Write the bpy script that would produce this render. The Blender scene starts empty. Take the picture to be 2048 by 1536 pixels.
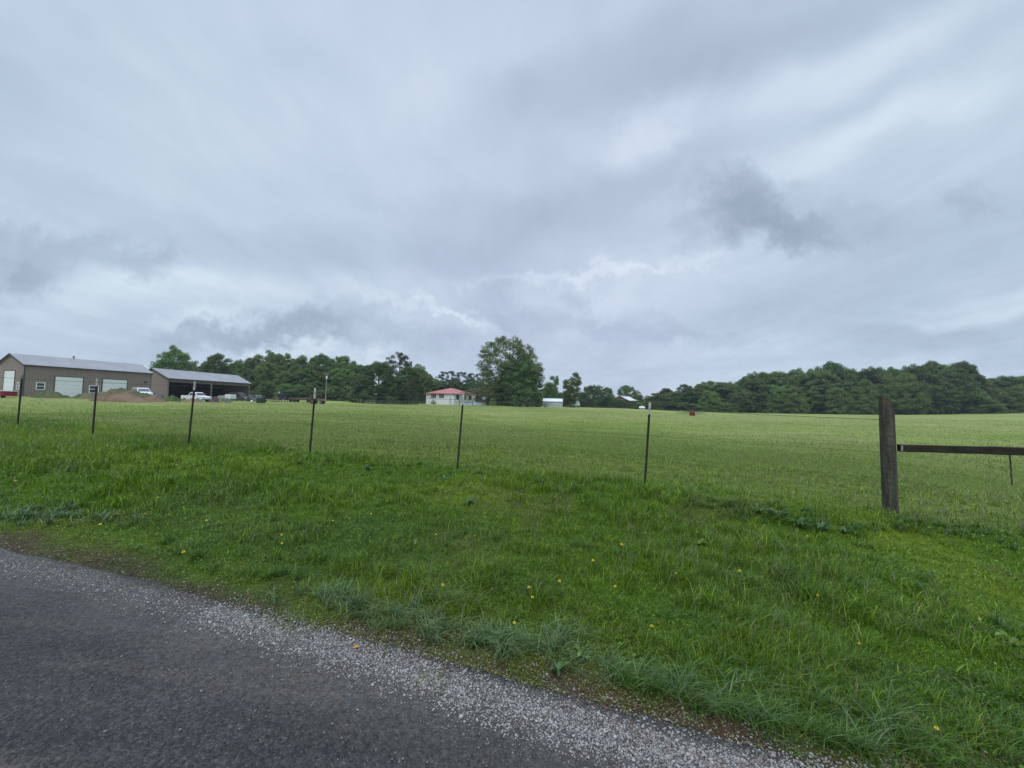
import bpy, math, random
import numpy as np
from mathutils import Vector, Matrix

random.seed(7)
rng = np.random.default_rng(7)
S = bpy.context.scene
COL = S.collection

# ------------------------------------------------------------------ camera
EYE = 1.6
FPX = 769.0                 # focal length in pixels of the 2048 px wide frame
PITCH, ROLL = math.radians(2.98), math.radians(1.2)
cam_d = bpy.data.cameras.new('camera')
cam_d.sensor_width = 36.0
cam_d.lens = FPX / 2048 * 36
cam_d.clip_start = 0.05
cam_d.clip_end = 6000
cam = bpy.data.objects.new('camera', cam_d)
COL.objects.link(cam)
CM = Matrix.Rotation(math.pi/2 + PITCH, 4, 'X') @ Matrix.Rotation(ROLL, 4, 'Z')
cam.matrix_world = Matrix.Translation((0, 0, EYE)) @ CM
S.camera = cam
R3 = CM.to_3x3()

def ray(px, py):
    d = R3 @ Vector((px-1024, -(py-768), -FPX))
    return d / d.y
def pt(px, py, D):
    d = ray(px, py)
    return Vector((d.x*D, D, EYE + d.z*D))

# ------------------------------------------------------------------ world
W = bpy.data.worlds.new('World'); S.world = W; W.use_nodes = True
nt = W.node_tree; nt.nodes.clear()
class G:
    """tiny node-building helper"""
    def __init__(s, nt): s.nt = nt
    def n(s, t, **k):
        x = s.nt.nodes.new(t)
        for a, b in k.items(): setattr(x, a, b)
        return x
    def put(s, sock, v):
        if isinstance(v, bpy.types.NodeSocket): s.nt.links.new(v, sock)
        else: sock.default_value = v
    def m(s, op, *a, clamp=False):
        x = s.n('ShaderNodeMath', operation=op, use_clamp=clamp)
        for i, v in enumerate(a): s.put(x.inputs[i], v)
        return x.outputs[0]
    def vm(s, op, *a):
        x = s.n('ShaderNodeVectorMath', operation=op)
        for i, v in enumerate(a): s.put(x.inputs[i], v)
        return x.outputs['Value'] if op in ('LENGTH', 'DOT_PRODUCT') else x.outputs['Vector']
    def noise(s, vec, scale, detail=5, rough=.5, dist=0, color=False):
        x = s.n('ShaderNodeTexNoise')
        s.put(x.inputs['Vector'], vec); x.inputs['Scale'].default_value = scale
        x.inputs['Detail'].default_value = detail; x.inputs['Roughness'].default_value = rough
        x.inputs['Distortion'].default_value = dist
        return x.outputs['Color' if color else 'Fac']
    def mapr(s, v, a, b, c=0., d=1., smooth=False):
        x = s.n('ShaderNodeMapRange')
        if smooth: x.interpolation_type = 'SMOOTHSTEP'
        s.put(x.inputs['Value'], v)
        for k, q in (('From Min', a), ('From Max', b), ('To Min', c), ('To Max', d)): s.put(x.inputs[k], q)
        return x.outputs[0]
    def mix(s, f, a, b, blend='MIX'):
        x = s.n('ShaderNodeMix', data_type='RGBA', blend_type=blend)
        s.put(x.inputs[0], f)
        for i, v in ((6, a), (7, b)):
            s.put(x.inputs[i], v if isinstance(v, bpy.types.NodeSocket) else tuple(v)[:3] + (1,))
        return x.outputs[2]
    def mapping(s, vec, loc=(0,0,0), rot=(0,0,0), sc=(1,1,1), typ='POINT'):
        x = s.n('ShaderNodeMapping', vector_type=typ)
        s.put(x.inputs['Vector'], vec)
        x.inputs['Location'].default_value = loc; x.inputs['Rotation'].default_value = rot; x.inputs['Scale'].default_value = sc
        return x.outputs[0]

SUN_EL, SUN_AZ = math.radians(58), math.radians(200)
def build_world():
    g = G(nt)
    tc = g.n('ShaderNodeTexCoord').outputs['Generated']
    sep = g.n('ShaderNodeSeparateXYZ'); g.put(sep.inputs[0], tc)
    x, y, z = sep.outputs
    # cloud-deck plane coordinates (a flat layer overhead)
    zz = g.m('ADD', g.m('MAXIMUM', z, 0.0), 0.10)
    cx = g.n('ShaderNodeCombineXYZ')
    g.put(cx.inputs[0], g.m('DIVIDE', x, zz)); g.put(cx.inputs[1], g.m('DIVIDE', y, zz))
    plane = cx.outputs[0]
    st = g.mapping(plane, rot=(0, 0, math.radians(22)), sc=(1.0, .42, 1))
    n1 = g.noise(st, .95, 6, .52, .35)
    n2 = g.noise(g.mapping(plane, loc=(3.1, 7, 2), rot=(0,0,math.radians(30)), sc=(1, .5, 1)), 2.3, 6, .55, .5)
    # cloud lumps low on the sky, in plain direction space
    n3 = g.noise(g.mapping(tc, sc=(1, 1, 3.0)), 5.5, 7, .55, .25)
    n4 = g.noise(g.mapping(plane, rot=(0,0,math.radians(25)), sc=(1, .6, 1)), 5.5, 7, .62, .4)
    low = g.mapr(z, .02, .22, 1, 0, True)
    v = g.m('ADD', g.m('MULTIPLY', g.m('SUBTRACT', n1, .5), .55), g.m('MULTIPLY', g.m('SUBTRACT', n2, .5), .28))
    v = g.m('ADD', v, g.m('MULTIPLY', g.m('SUBTRACT', n4, .5), .27))
    v = g.m('ADD', v, g.m('MULTIPLY', g.m('MULTIPLY', g.m('SUBTRACT', n3, .5), .55), low))
    # single clouds and bright openings, placed on the dome by direction
    ya = g.m('MAXIMUM', y, .05)
    cu = g.n('ShaderNodeCombineXYZ')
    g.put(cu.inputs[0], g.m('DIVIDE', x, ya)); g.put(cu.inputs[1], g.m('DIVIDE', z, ya))
    wob = g.noise(cu.outputs[0], 8, 8, .68, 0, True)
    wob = g.vm('MULTIPLY', g.vm('SUBTRACT', wob, (.5, .5, .5)), (.30, .24, 0))
    uv = g.vm('ADD', cu.outputs[0], wob)
    wob2 = g.noise(cu.outputs[0], 2.2, 4, .5, 0, True)
    wob2 = g.vm('MULTIPLY', g.vm('SUBTRACT', wob2, (.5, .5, .5)), (.35, .22, 0))
    uvs = g.vm('ADD', cu.outputs[0], wob2)
    # px, py, half width, half height (photo pixels), tilt deg, amount, ragged?
    F = [(1490, 405, 95, 70, -20, -.62, 1), (1590, 470, 85, 38, -10, -.45, 1), (1440, 470, 90, 35, 0, -.22, 1),
         (1700, 440, 120, 60, -10, -.18, 1), (1915, 395, 60, 35, 0, -.20, 1),
         (1740, 120, 420, 55, 28, .16, 0), (1560, 180, 330, 80, 33, .17, 0), (1290, 265, 100, 60, 40, .20, 1), (1620, 300, 420, 60, 18, .19, 0),
         (1800, 220, 420, 50, 24, .12, 0), (1250, 120, 420, 90, 25, -.22, 0), (1380, 330, 420, 60, 22, -.20, 0),
         (1620, 60, 420, 60, 20, -.22, 0), (1460, 250, 300, 40, 28, -.10, 0),
         (1900, 470, 480, 60, 12, -.10, 0), (1900, 560, 420, 55, 8, -.16, 0), (1400, 560, 420, 60, 6, .16, 0),
         (1180, 540, 260, 16, 6, .22, 1), (1950, 620, 260, 14, 6, .26, 0), (2000, 650, 400, 40, 2, -.13, 0),
         (1990, 590, 260, 14, 7, .15, 0), (1850, 670, 300, 40, -8, -.14, 1), (1250, 655, 300, 26, -6, -.14, 1),
         (1450, 700, 150, 22, 8, .16, 1), (1340, 690, 180, 26, -5, -.08, 1), (1160, 590, 30, 22, 0, -.2, 1), (1180, 630, 40, 26, 0, -.14, 1),
         (30, 510, 150, 50, -8, -.28, 1), (190, 500, 140, 34, -8, -.20, 1), (35, 570, 60, 50, 0, -.42, 1), (290, 520, 70, 34, -10, -.22, 1),
         (230, 560, 260, 50, 2, .18, 0), (600, 640, 170, 38, 12, -.30, 1), (450, 680, 190, 30, 10, -.28, 1), (720, 655, 200, 28, -8, -.14, 1),
         (850, 605, 150, 14, -18, .20, 1), (930, 640, 80, 10, -24, .16, 1), (980, 620, 100, 45, -35, -.20, 1), (430, 640, 120, 24, 14, .18, 1),
         (580, 700, 130, 20, 8, .30, 1), (720, 712, 60, 18, 10, .26, 1), (830, 690, 130, 30, 0, -.12, 1),
         (700, 510, 430, 50, -4, -.16, 0), (900, 430, 420, 60, -6, -.08, 0), (620, 570, 420, 30, -2, .12, 0),
         (950, 190, 230, 190, 60, .14, 0), (560, 95, 110, 60, 0, -.06, 0), (100, 120, 220, 160, 0, -.08, 0),
         (300, 330, 420, 120, 0, .03, 0), (1050, 170, 60, 60, 0, -.06, 0), (1160, 440, 180, 70, 15, -.10, 0)]
    for (px, py, rx, ry, an, amt, rag) in F:
        d = ray(px, py)
        mp = g.mapping(uv if rag else uvs, loc=(d.x, d.z, 0), rot=(0, 0, math.radians(an)), sc=(rx*1.25/FPX, ry*1.25/FPX, 1), typ='TEXTURE')
        w = g.mapr(g.vm('LENGTH', mp), .1, 1.25, amt, 0, True)
        v = g.m('ADD', v, w)
    f = g.m('ADD', g.m('MULTIPLY', v, .90), .665, clamp=True)
    cr = g.n('ShaderNodeValToRGB'); g.put(cr.inputs[0], f)
    e = cr.color_ramp.elements
    e[0].position = 0; e[0].color = (.285, .355, .45, 1)
    e[1].position = 1; e[1].color = (.66, .75, .85, 1)
    for p, c in ((.3, (.365, .435, .55, 1)), (.55, (.445, .53, .655, 1)), (.75, (.53, .62, .745, 1))):
        q = e.new(p); q.color = c
    c = cr.outputs[0]
    # left half of the deck slightly greener
    cm = g.mix(1.0, c, g.mix(g.m('ADD', g.mapr(x, -.75, .05, 1, 0, True), g.mapr(x, .25, .75, 0, 1, True)), (1.005, .992, 1.01), (.985, 1.012, 1.0)), 'MULTIPLY')
    # the overcast deck is brighter towards the zenith, above the view
    sc = g.n('ShaderNodeVectorMath', operation='SCALE')
    g.put(sc.inputs[0], cm); g.put(sc.inputs[3], g.mapr(z, .75, 1.0, 1.0, 4.2, True))
    bgc = g.n('ShaderNodeBackground'); g.put(bgc.inputs[0], sc.outputs[0]); bgc.inputs[1].default_value = 1.0
    sky = g.n('ShaderNodeTexSky', sky_type='NISHITA')
    sky.sun_disc = False; sky.sun_elevation = SUN_EL; sky.sun_rotation = SUN_AZ
    bgs = g.n('ShaderNodeBackground'); g.put(bgs.inputs[0], sky.outputs[0]); bgs.inputs[1].default_value = .05
    mx = g.n('ShaderNodeMixShader'); mx.inputs[0].default_value = .93
    nt.links.new(bgs.outputs[0], mx.inputs[1]); nt.links.new(bgc.outputs[0], mx.inputs[2])
    out = g.n('ShaderNodeOutputWorld'); nt.links.new(mx.outputs[0], out.inputs[0])
build_world()
sl = bpy.data.lights.new('sun', 'SUN'); sl.energy = 1.3; sl.angle = math.radians(25); sl.color = (1, .97, .92)
sun = bpy.data.objects.new('sun', sl); COL.objects.link(sun)
# sun direction: azimuth measured like the sky texture's rotation
sd = Vector((math.sin(SUN_AZ)*math.cos(SUN_EL), math.cos(SUN_AZ)*math.cos(SUN_EL), math.sin(SUN_EL)))
sun.rotation_euler = (-sd).to_track_quat('-Z', 'Y').to_euler()
vs = S.view_settings
vs.view_transform = 'Standard'; vs.look = 'None'; vs.exposure = 0.18; vs.gamma = 1; vs.use_curve_mapping = False

# ------------------------------------------------------------------ terrain
P0 = np.array([1.15, 1.71]); EN = np.array([.305, .952]); ET = np.array([.952, -.305])   # road edge line
def bulge(t):
    return np.interp(np.asarray(t, float), [-12, -8.6, -6.3, -4.6, -3, -2, -1.2, -.4, .3, 3], [-.2, -.1, .09, .15, .185, .205, .22, .235, .23, .23])
def s_of(X, Y): return (X-P0[0])*EN[0] + (Y-P0[1])*EN[1] - bulge(t_of(X, Y))
def t_of(X, Y): return (X-P0[0])*ET[0] + (Y-P0[1])*ET[1]
def vnoise(X, Y, sc, seed=0):
    """smooth value noise 0..1"""
    x = np.asarray(X)*sc + seed*17.3; y = np.asarray(Y)*sc + seed*9.7
    xi = np.floor(x).astype(np.int64); yi = np.floor(y).astype(np.int64)
    fx = x-xi; fy = y-yi; fx = fx*fx*(3-2*fx); fy = fy*fy*(3-2*fy)
    def h(a, b):
        n = (a*374761393 + b*668265263 + seed*1442695) & 0x7fffffff
        n = ((n ^ (n >> 13))*1274126177) & 0x7fffffff
        return ((n ^ (n >> 16)) & 0xffff)/65535.
    return (h(xi, yi)*(1-fx)+h(xi+1, yi)*fx)*(1-fy) + (h(xi, yi+1)*(1-fx)+h(xi+1, yi+1)*fx)*fy
def fbm(X, Y, sc, seed=0, o=3):
    r = 0; a = .5
    for k in range(o): r = r + a*vnoise(X, Y, sc*2**k, seed+k); a *= .5
    return r/(1-.5**o)

POSTS = [((34, 850), (43, 750), 11.5), ((184, 868), (193, 757), 10.5), ((376, 889), (389, 763), 9.45),
         ((618, 918), (630, 776), 8.35), ((914, 942), (927, 789), 7.6), ((1289, 979), (1300, 805), 6.7)]
CP = []
for (b, t, D) in POSTS: CP.append(pt(b[0], b[1], D))
CP.append(pt(1782, 1034, 5.8)); CP.append(pt(2300, 1090, 5.0))
for px, py, D in [(27, 792, 64), (-300, 800, 60), (120, 803, 50), (300, 800, 62), (400, 806, 75), (530, 804, 95), (650, 803, 120), (750, 807, 130),
                  (870, 809, 148), (1000, 811, 132), (1120, 814, 150), (1250, 817, 165), (1385, 831, 92), (1420, 824, 190), (1600, 827, 185),
                  (1760, 829, 175), (1900, 828, 165), (2040, 826, 158), (2500, 826, 150), (-900, 790, 60)]:
    CP.append(pt(px, py, D))
for px, py, D in [(1000, 836, 45), (1600, 868, 32), (400, 826, 30), (100, 822, 28)]:
    h = pt(px, py, D); CP.append(h)
for x, y in [(-12, 6), (-8, 3), (-4.84, 3.63), (-1.7, 2.7), (0, 2.2), (1.15, 1.71), (3, 1.1), (6, .1), (0, 0), (-3, -3), (3, -3), (-12, -6), (12, -6), (0, -10), (9, -1),
             (-20, 8), (-30, -10), (30, -10), (-60, -40), (60, -40), (0, -60), (0, -300), (-300, -200), (300, -200), (16, 0)]:
    CP.append(Vector((x, y, -.033*x if abs(x) < 25 else -.033*25*math.copysign(1, x))))
for x, y, z in [(0, 600, 1.5), (-400, 300, 2), (400, 300, 3), (-700, 0, 2), (700, 0, 2), (0, 1800, 2), (900, 900, 3), (-900, 900, 2)]:
    CP.append(Vector((x, y, z)))
CPn = np.array([[p.x, p.y, p.z] for p in CP])
def uvt(X, Y): return np.arcsinh(np.asarray(X)/6.), np.arcsinh(np.asarray(Y)/6.)
cu_, cv_ = uvt(CPn[:, 0], CPn[:, 1])
def tpk(d2): return np.where(d2 < 1e-12, 0, .5*d2*np.log(np.maximum(d2, 1e-12)))
n_ = len(CPn)
K = tpk((cu_[:, None]-cu_[None])**2 + (cv_[:, None]-cv_[None])**2) + np.eye(n_)*2e-3
Pm = np.stack([np.ones(n_), cu_, cv_], 1)
A_ = np.block([[K, Pm], [Pm.T, np.zeros((3, 3))]])
wts = np.linalg.solve(A_, np.concatenate([CPn[:, 2], np.zeros(3)]))
def H0(X, Y):
    X = np.atleast_1d(np.asarray(X, float)); Y = np.atleast_1d(np.asarray(Y, float))
    u, v = uvt(X, Y); z = wts[n_] + wts[n_+1]*u + wts[n_+2]*v
    for i in range(n_):
        z = z + wts[i]*tpk((u-cu_[i])**2 + (v-cv_[i])**2)
    return z
def HG(X, Y):
    """ground height, grass side: smooth terrain + verge bank, ditch and lumps"""
    X = np.atleast_1d(np.asarray(X, float)); Y = np.atleast_1d(np.asarray(Y, float))
    z = H0(X, Y); s = s_of(X, Y)
    on = np.clip((s-.25)/.8, 0, 1)
    fade = np.exp(-np.maximum(np.hypot(X, Y)-15, 0)/40)
    z = z + on*fade*((fbm(X, Y, .9, 3)-.5)*.13 + (fbm(X, Y, 3.2, 5)-.5)*.05)
    z = z + on*(fbm(X, Y, .05, 8)-.5)*.35*np.clip((s-6)/12, 0, 1)*fade
    # low bank where the mown verge meets the pasture, a shallow dip before it on the right
    w = np.exp(-((s-4.55)/.5)**2)*.08*np.clip((X+6)/4, 0, 1)
    dip = np.exp(-((s-3.6)/.55)**2)*.10*np.clip((X-1.5)/2.5, 0, 1)
    return z + w*fade - dip*fade
def H(x, y): return float(HG(x, y)[0])
def ground_hit(px, py):
    lo, hi = .8, 60
    for k in range(46):
        mid = (lo+hi)/2; p = pt(px, py, mid)
        if p.z > H(p.x, p.y): lo = mid
        else: hi = mid
    p = pt(px, py, lo); return Vector((p.x, p.y, H(p.x, p.y)))

# ------------------------------------------------------------------ materials
MATS = {}
def mat(name, c1, c2=None, scale=4., rough=.8, bump=0., bscale=40., metal=0., spec=.35, detail=4, f0=.35, f1=.65, stretch=(1,1,1), rib=0.):
    if name in MATS: return MATS[name]
    m = bpy.data.materials.new(name); m.use_nodes = True; t = m.node_tree; t.nodes.clear(); g = G(t)
    b = g.n('ShaderNodeBsdfPrincipled'); o = g.n('ShaderNodeOutputMaterial'); t.links.new(b.outputs[0], o.inputs[0])
    co = g.n('ShaderNodeTexCoord').outputs['Object']
    b.inputs['Roughness'].default_value = rough; b.inputs['Metallic'].default_value = metal
    b.inputs['Specular IOR Level'].default_value = spec
    if c2 is None: c2 = tuple(min(1, q*1.25) for q in c1)
    f = g.mapr(g.noise(g.mapping(co, sc=stretch), scale, detail, .6), f0, f1)
    g.put(b.inputs['Base Color'], g.mix(f, c1, c2))
    if bump:
        bp = g.n('ShaderNodeBump'); bp.inputs['Strength'].default_value = bump; bp.inputs['Distance'].default_value = .02
        g.put(bp.inputs['Height'], g.noise(co, bscale, 5, .6)); g.put(b.inputs['Normal'], bp.outputs[0])
    if rib:
        sp = g.n('ShaderNodeSeparateXYZ'); g.put(sp.inputs[0], co)
        w = g.m('PINGPONG', g.m('ADD', sp.outputs[0], sp.outputs[1]), rib)
        bp = g.n('ShaderNodeBump'); bp.inputs['Strength'].default_value = .8; bp.inputs['Distance'].default_value = .05
        g.put(bp.inputs['Height'], g.mapr(w, 0, rib*.3, 0, 1, True)); g.put(b.inputs['Normal'], bp.outputs[0])
        sh_ = g.mapr(w, 0, rib*.25, .8, 1., True); sc_ = g.n('ShaderNodeCombineXYZ')
        for k in range(3): g.put(sc_.inputs[k], sh_)
        g.put(b.inputs['Base Color'], g.mix(1., g.mix(f, c1, c2), sc_.outputs[0], 'MULTIPLY'))
    MATS[name] = m
    return m
def leaf_mat(name, c1, c2, trans=.3, rough=.55, spec=.25, oscale=.35, hv=.02, vv=.25):
    if name in MATS: return MATS[name]
    m = bpy.data.materials.new(name); m.use_nodes = True; t = m.node_tree; t.nodes.clear(); g = G(t)
    b = g.n('ShaderNodeBsdfPrincipled'); o = g.n('ShaderNodeOutputMaterial')
    co = g.n('ShaderNodeTexCoord').outputs['Object']; oi = g.n('ShaderNodeObjectInfo')
    f = g.mapr(g.noise(co, oscale, 3, .6), .35, .65)
    f2 = g.mapr(g.noise(co, 3.3, 2, .6), .3, .7, .75, 1.25)
    c = g.mix(f, c1, c2)
    hs = g.n('ShaderNodeHueSaturation'); g.put(hs.inputs['Color'], c)
    g.put(hs.inputs['Hue'], g.mapr(oi.outputs['Random'], 0, 1, .5-hv, .5+hv))
    g.put(hs.inputs['Value'], g.m('MULTIPLY', f2, g.mapr(oi.outputs['Random'], 0, 1, 1-vv, 1+vv)))
    g.put(b.inputs['Base Color'], hs.outputs[0])
    b.inputs['Roughness'].default_value = rough; b.inputs['Specular IOR Level'].default_value = spec
    tr = g.n('ShaderNodeBsdfTranslucent'); g.put(tr.inputs[0], hs.outputs[0])
    mx = g.n('ShaderNodeMixShader'); mx.inputs[0].default_value = trans
    t.links.new(b.outputs[0], mx.inputs[1]); t.links.new(tr.outputs[0], mx.inputs[2]); t.links.new(mx.outputs[0], o.inputs[0])
    MATS[name] = m
    return m
def attr_mat(name, trans=0., rough=.5, spec=.3, bumps=None, nz=None):
    """base colour from the per-vertex surface colour of blades, stones and ground"""
    m = bpy.data.materials.new(name); m.use_nodes = True; t = m.node_tree; t.nodes.clear(); g = G(t)
    b = g.n('ShaderNodeBsdfPrincipled'); o = g.n('ShaderNodeOutputMaterial')
    a = g.n('ShaderNodeVertexColor', layer_name='tint'); c = a.outputs[0]
    co = g.n('ShaderNodeTexCoord').outputs['Object']
    if nz:
        for sc, lo, hi in nz:
            f = g.mapr(g.noise(co, sc, 5, .62), .3, .7, lo, hi)
            cc = g.n('ShaderNodeCombineXYZ')
            for k in range(3): g.put(cc.inputs[k], f)
            c = g.mix(1., c, cc.outputs[0], 'MULTIPLY')
    g.put(b.inputs['Base Color'], c)
    b.inputs['Roughness'].default_value = rough; b.inputs['Specular IOR Level'].default_value = spec
    if bumps:
        bp = g.n('ShaderNodeBump'); bp.inputs['Strength'].default_value = bumps[0]; bp.inputs['Distance'].default_value = bumps[2]
        g.put(bp.inputs['Height'], g.noise(co, bumps[1], 6, .65)); g.put(b.inputs['Normal'], bp.outputs[0])
    if trans:
        tr = g.n('ShaderNodeBsdfTranslucent'); g.put(tr.inputs[0], c)
        mx = g.n('ShaderNodeMixShader'); mx.inputs[0].default_value = trans
        t.links.new(b.outputs[0], mx.inputs[1]); t.links.new(tr.outputs[0], mx.inputs[2]); t.links.new(mx.outputs[0], o.inputs[0])
    else: t.links.new(b.outputs[0], o.inputs[0])
    return m

# ------------------------------------------------------------------ object helpers
def tag(o, label=None, cat=None, group=None, kind=None):
    if label: o['label'] = label
    if cat: o['category'] = cat
    if group: o['group'] = group
    if kind: o['kind'] = kind
    return o
def empty(name, loc, rz=0., label=None, cat=None, group=None):
    o = bpy.data.objects.new(name, None); COL.objects.link(o)
    o.location = loc; o.rotation_euler = (0, 0, rz); o.empty_display_size = .3
    return tag(o, label, cat, group)
def np_mesh(name, V, faces_flat, nper, m, tint=None, parent=None, smooth=False):
    """V (n,3); faces_flat int array; nper int array of loops per face"""
    me = bpy.data.meshes.new(name)
    me.vertices.add(len(V)); me.vertices.foreach_set('co', np.asarray(V, np.float32).ravel())
    me.loops.add(len(faces_flat)); me.loops.foreach_set('vertex_index', np.asarray(faces_flat, np.int32))
    me.polygons.add(len(nper)); st = np.concatenate([[0], np.cumsum(nper)[:-1]])
    me.polygons.foreach_set('loop_start', st.astype(np.int32))
    if smooth: me.polygons.foreach_set('use_smooth', np.ones(len(nper), bool))
    me.update(calc_edges=True)
    if tint is not None:
        a = me.color_attributes.new('tint', 'FLOAT_COLOR', 'POINT')
        c = np.ones((len(V), 4), np.float32); c[:, :3] = tint
        a.data.foreach_set('color', c.ravel())
    me.materials.append(m)
    o = bpy.data.objects.new(name, me); COL.objects.link(o)
    if parent: o.parent = parent
    return o
class MB:
    def __init__(s): s.v = []; s.f = []
    def add(s, vs, fs):
        k = len(s.v); s.v += [Vector(q) for q in vs]; s.f += [tuple(i+k for i in f) for f in fs]; return s
    def box(s, x0, y0, z0, x1, y1, z1, M=None):
        vs = [Vector(q) for q in ((x0,y0,z0),(x1,y0,z0),(x1,y1,z0),(x0,y1,z0),(x0,y0,z1),(x1,y0,z1),(x1,y1,z1),(x0,y1,z1))]
        if M: vs = [M @ q for q in vs]
        return s.add(vs, [(3,2,1,0),(4,5,6,7),(0,1,5,4),(1,2,6,5),(2,3,7,6),(3,0,4,7)])
    def poly(s, pts): return s.add(pts, [tuple(range(len(pts)))])
    def prism(s, pts, off):
        """closed solid: polygon pts (3d) swept by off"""
        off = Vector(off); n = len(pts); p = [Vector(q) for q in pts]
        return s.add(p + [q+off for q in p], [tuple(reversed(range(n))), tuple(range(n, 2*n))] + [(i, (i+1) % n, n+(i+1) % n, n+i) for i in range(n)])
    def tube(s, path, r, n=8, cap=True):
        path = [Vector(p) for p in path]; rs = r if isinstance(r, (list, tuple)) else [r]*len(path)
        rings = []; k = len(s.v); ref = Vector((0, 0, 1))
        for i, p in enumerate(path):
            d = (path[min(i+1, len(path)-1)] - path[max(i-1, 0)]).normalized()
            a = d.cross(ref)
            if a.length < .2: a = d.cross(Vector((1, 0, 0)))
            a.normalize(); b = d.cross(a)
            s.v += [p + a*math.cos(2*math.pi*j/n)*rs[i] + b*math.sin(2*math.pi*j/n)*rs[i] for j in range(n)]
        for i in range(len(path)-1):
            for j in range(n):
                q = k+i*n; s.f.append((q+j, q+(j+1) % n, q+n+(j+1) % n, q+n+j))
        if cap:
            s.f.append(tuple(k+j for j in reversed(range(n)))); s.f.append(tuple(k+(len(path)-1)*n+j for j in range(n)))
        return s
    def lathe(s, prof, n=16, c=(0,0,0)):
        k = len(s.v); c = Vector(c)
        for r, z in prof: s.v += [c + Vector((r*math.cos(2*math.pi*j/n), r*math.sin(2*math.pi*j/n), z)) for j in range(n)]
        for i in range(len(prof)-1):
            for j in range(n):
                q = k+i*n; s.f.append((q+j, q+(j+1) % n, q+n+(j+1) % n, q+n+j))
        s.f.append(tuple(k+j for j in reversed(range(n)))); s.f.append(tuple(k+(len(prof)-1)*n+j for j in range(n)))
        return s
    def build(s, name, m, parent=None, smooth=False, bevel=0., label=None):
        me = bpy.data.meshes.new(name); me.from_pydata([tuple(q) for q in s.v], [], s.f)
        if smooth: me.polygons.foreach_set('use_smooth', [True]*len(me.polygons))
        me.materials.append(m); me.update()
        o = bpy.data.objects.new(name, me); COL.objects.link(o)
        if parent: o.parent = parent
        if bevel:
            b = o.modifiers.new('bevel', 'BEVEL'); b.width = bevel; b.segments = 2; b.limit_method = 'ANGLE'
        if label: o['label'] = label
        return o
def copy_tree(o, parent=None):
    c = o.copy(); COL.objects.link(c); c.parent = parent
    for ch in list(o.children): copy_tree(ch, c)
    return c

# ------------------------------------------------------------------ ground
DIRT = np.array([.075, .060, .038]); LEAFLITTER = np.array([.085, .052, .030])
C_DEEP = np.array([.088, .178, .010]); C_YEL = np.array([.185, .275, .018]); C_BLUE = np.array([.065, .13, .035])
C_FIELD = np.array([.160, .230, .045]); C_FIELD2 = np.array([.225, .26, .085]); C_STRAW = np.array([.33, .29, .16])
def lerp(a, b, f): return a*(1-f)[..., None] + b*f[..., None]
def sstep(x, a, b): t = np.clip((x-a)/(b-a), 0, 1); return t*t*(3-2*t)
def thatch(X, Y):
    s = s_of(X, Y)
    return sstep(fbm(X, Y, 1.1, 141), .60, .76)*sstep(s, 1.2, 2.2)*(1-sstep(s, 5, 6))*.38
def grass_colour(X, Y, r):
    """mean colour of the sward at a place: species patches, verge against pasture"""
    s = s_of(X, Y)
    n = fbm(X, Y, .55, 21); n2 = fbm(X, Y, 1.7, 25); n3 = fbm(X, Y, .08, 31)
    verge = lerp(np.broadcast_to(C_DEEP, X.shape+(3,)), C_YEL, np.clip(sstep(n*.6+n2*.4, .42, .72)*.62, 0, 1))
    edgeb = sstep(s, .4, .9)*(1-sstep(s, 1.7, 2.6))*sstep(fbm(X, Y, .6, 41), .42, .58)
    verge = lerp(verge, C_BLUE, edgeb*.5)
    verge = lerp(verge, np.broadcast_to(np.array([.105, .105, .038]), X.shape+(3,)), thatch(X, Y))
    fld = lerp(np.broadcast_to(C_FIELD, X.shape+(3,)), C_FIELD2, np.clip(.08 + sstep(np.hypot(X, Y), 12, 70)*.7 + (n3-.5)*1.9 + (n2-.5)*.9 + (fbm(X*.35, Y, .3, 151)-.5)*.9, 0, 1))
    near = 1-sstep(np.hypot(X, Y), 6, 26)
    fld = lerp(fld, C_DEEP*1.5, near*.3)
    k = sstep(s + (n2-.5)*1.2 - np.clip(-(X+4)*.12, 0, 2.2), 4.5, 6.0)
    return lerp(verge, fld, k), k
def build_ground():
    na, nr = 300, 260
    az = np.linspace(-math.pi, math.pi, na, endpoint=False)
    # finer in front
    az = az + .45*np.sin(-az)*-1*0
    rr = np.concatenate([[0.0], np.geomspace(.4, 900, nr)])
    X = (rr[:, None]*np.sin(az)[None]).ravel(); Y = (rr[:, None]*np.cos(az)[None]).ravel()
    Z = HG(X, Y); s = s_of(X, Y)
    road = (1-sstep(s, -.22, .02))*sstep(s, -7.4, -7.1)
    Z = Z - .07*road
    col, k = grass_colour(X, Y, None)
    r = np.hypot(X, Y)
    dirt = lerp(np.broadcast_to(DIRT*.8, X.shape+(3,)), LEAFLITTER, sstep(fbm(X, Y, 2.5, 51), .5, .65)*.6)
    dm = 1-sstep(s + (fbm(X, Y, 1.6, 55)-.5)*.7, .0, .4)
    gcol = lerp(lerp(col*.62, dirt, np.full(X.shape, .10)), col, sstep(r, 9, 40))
    base = lerp(gcol, dirt, np.clip(dm + .0, 0, 1))
    f = []
    ii = np.arange(nr)[:, None]*na + np.arange(na)[None]; jj = np.arange(nr)[:, None]*na + (np.arange(na)[None]+1) % na
    quads = np.stack([ii, ii+na, jj+na, jj], -1).reshape(-1, 4)
    quads = quads[:, ::-1]
    o = np_mesh('ground', np.stack([X, Y, Z], 1), quads.ravel(), np.full(len(quads), 4), attr_mat('ground_mat', 0, .9, .1, (.9, 28, .04), nz=[(9, .72, 1.3), (.12, .88, 1.12), (70, .7, 1.3)]), base, smooth=True)
    tag(o, kind='structure')
build_ground()

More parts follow.
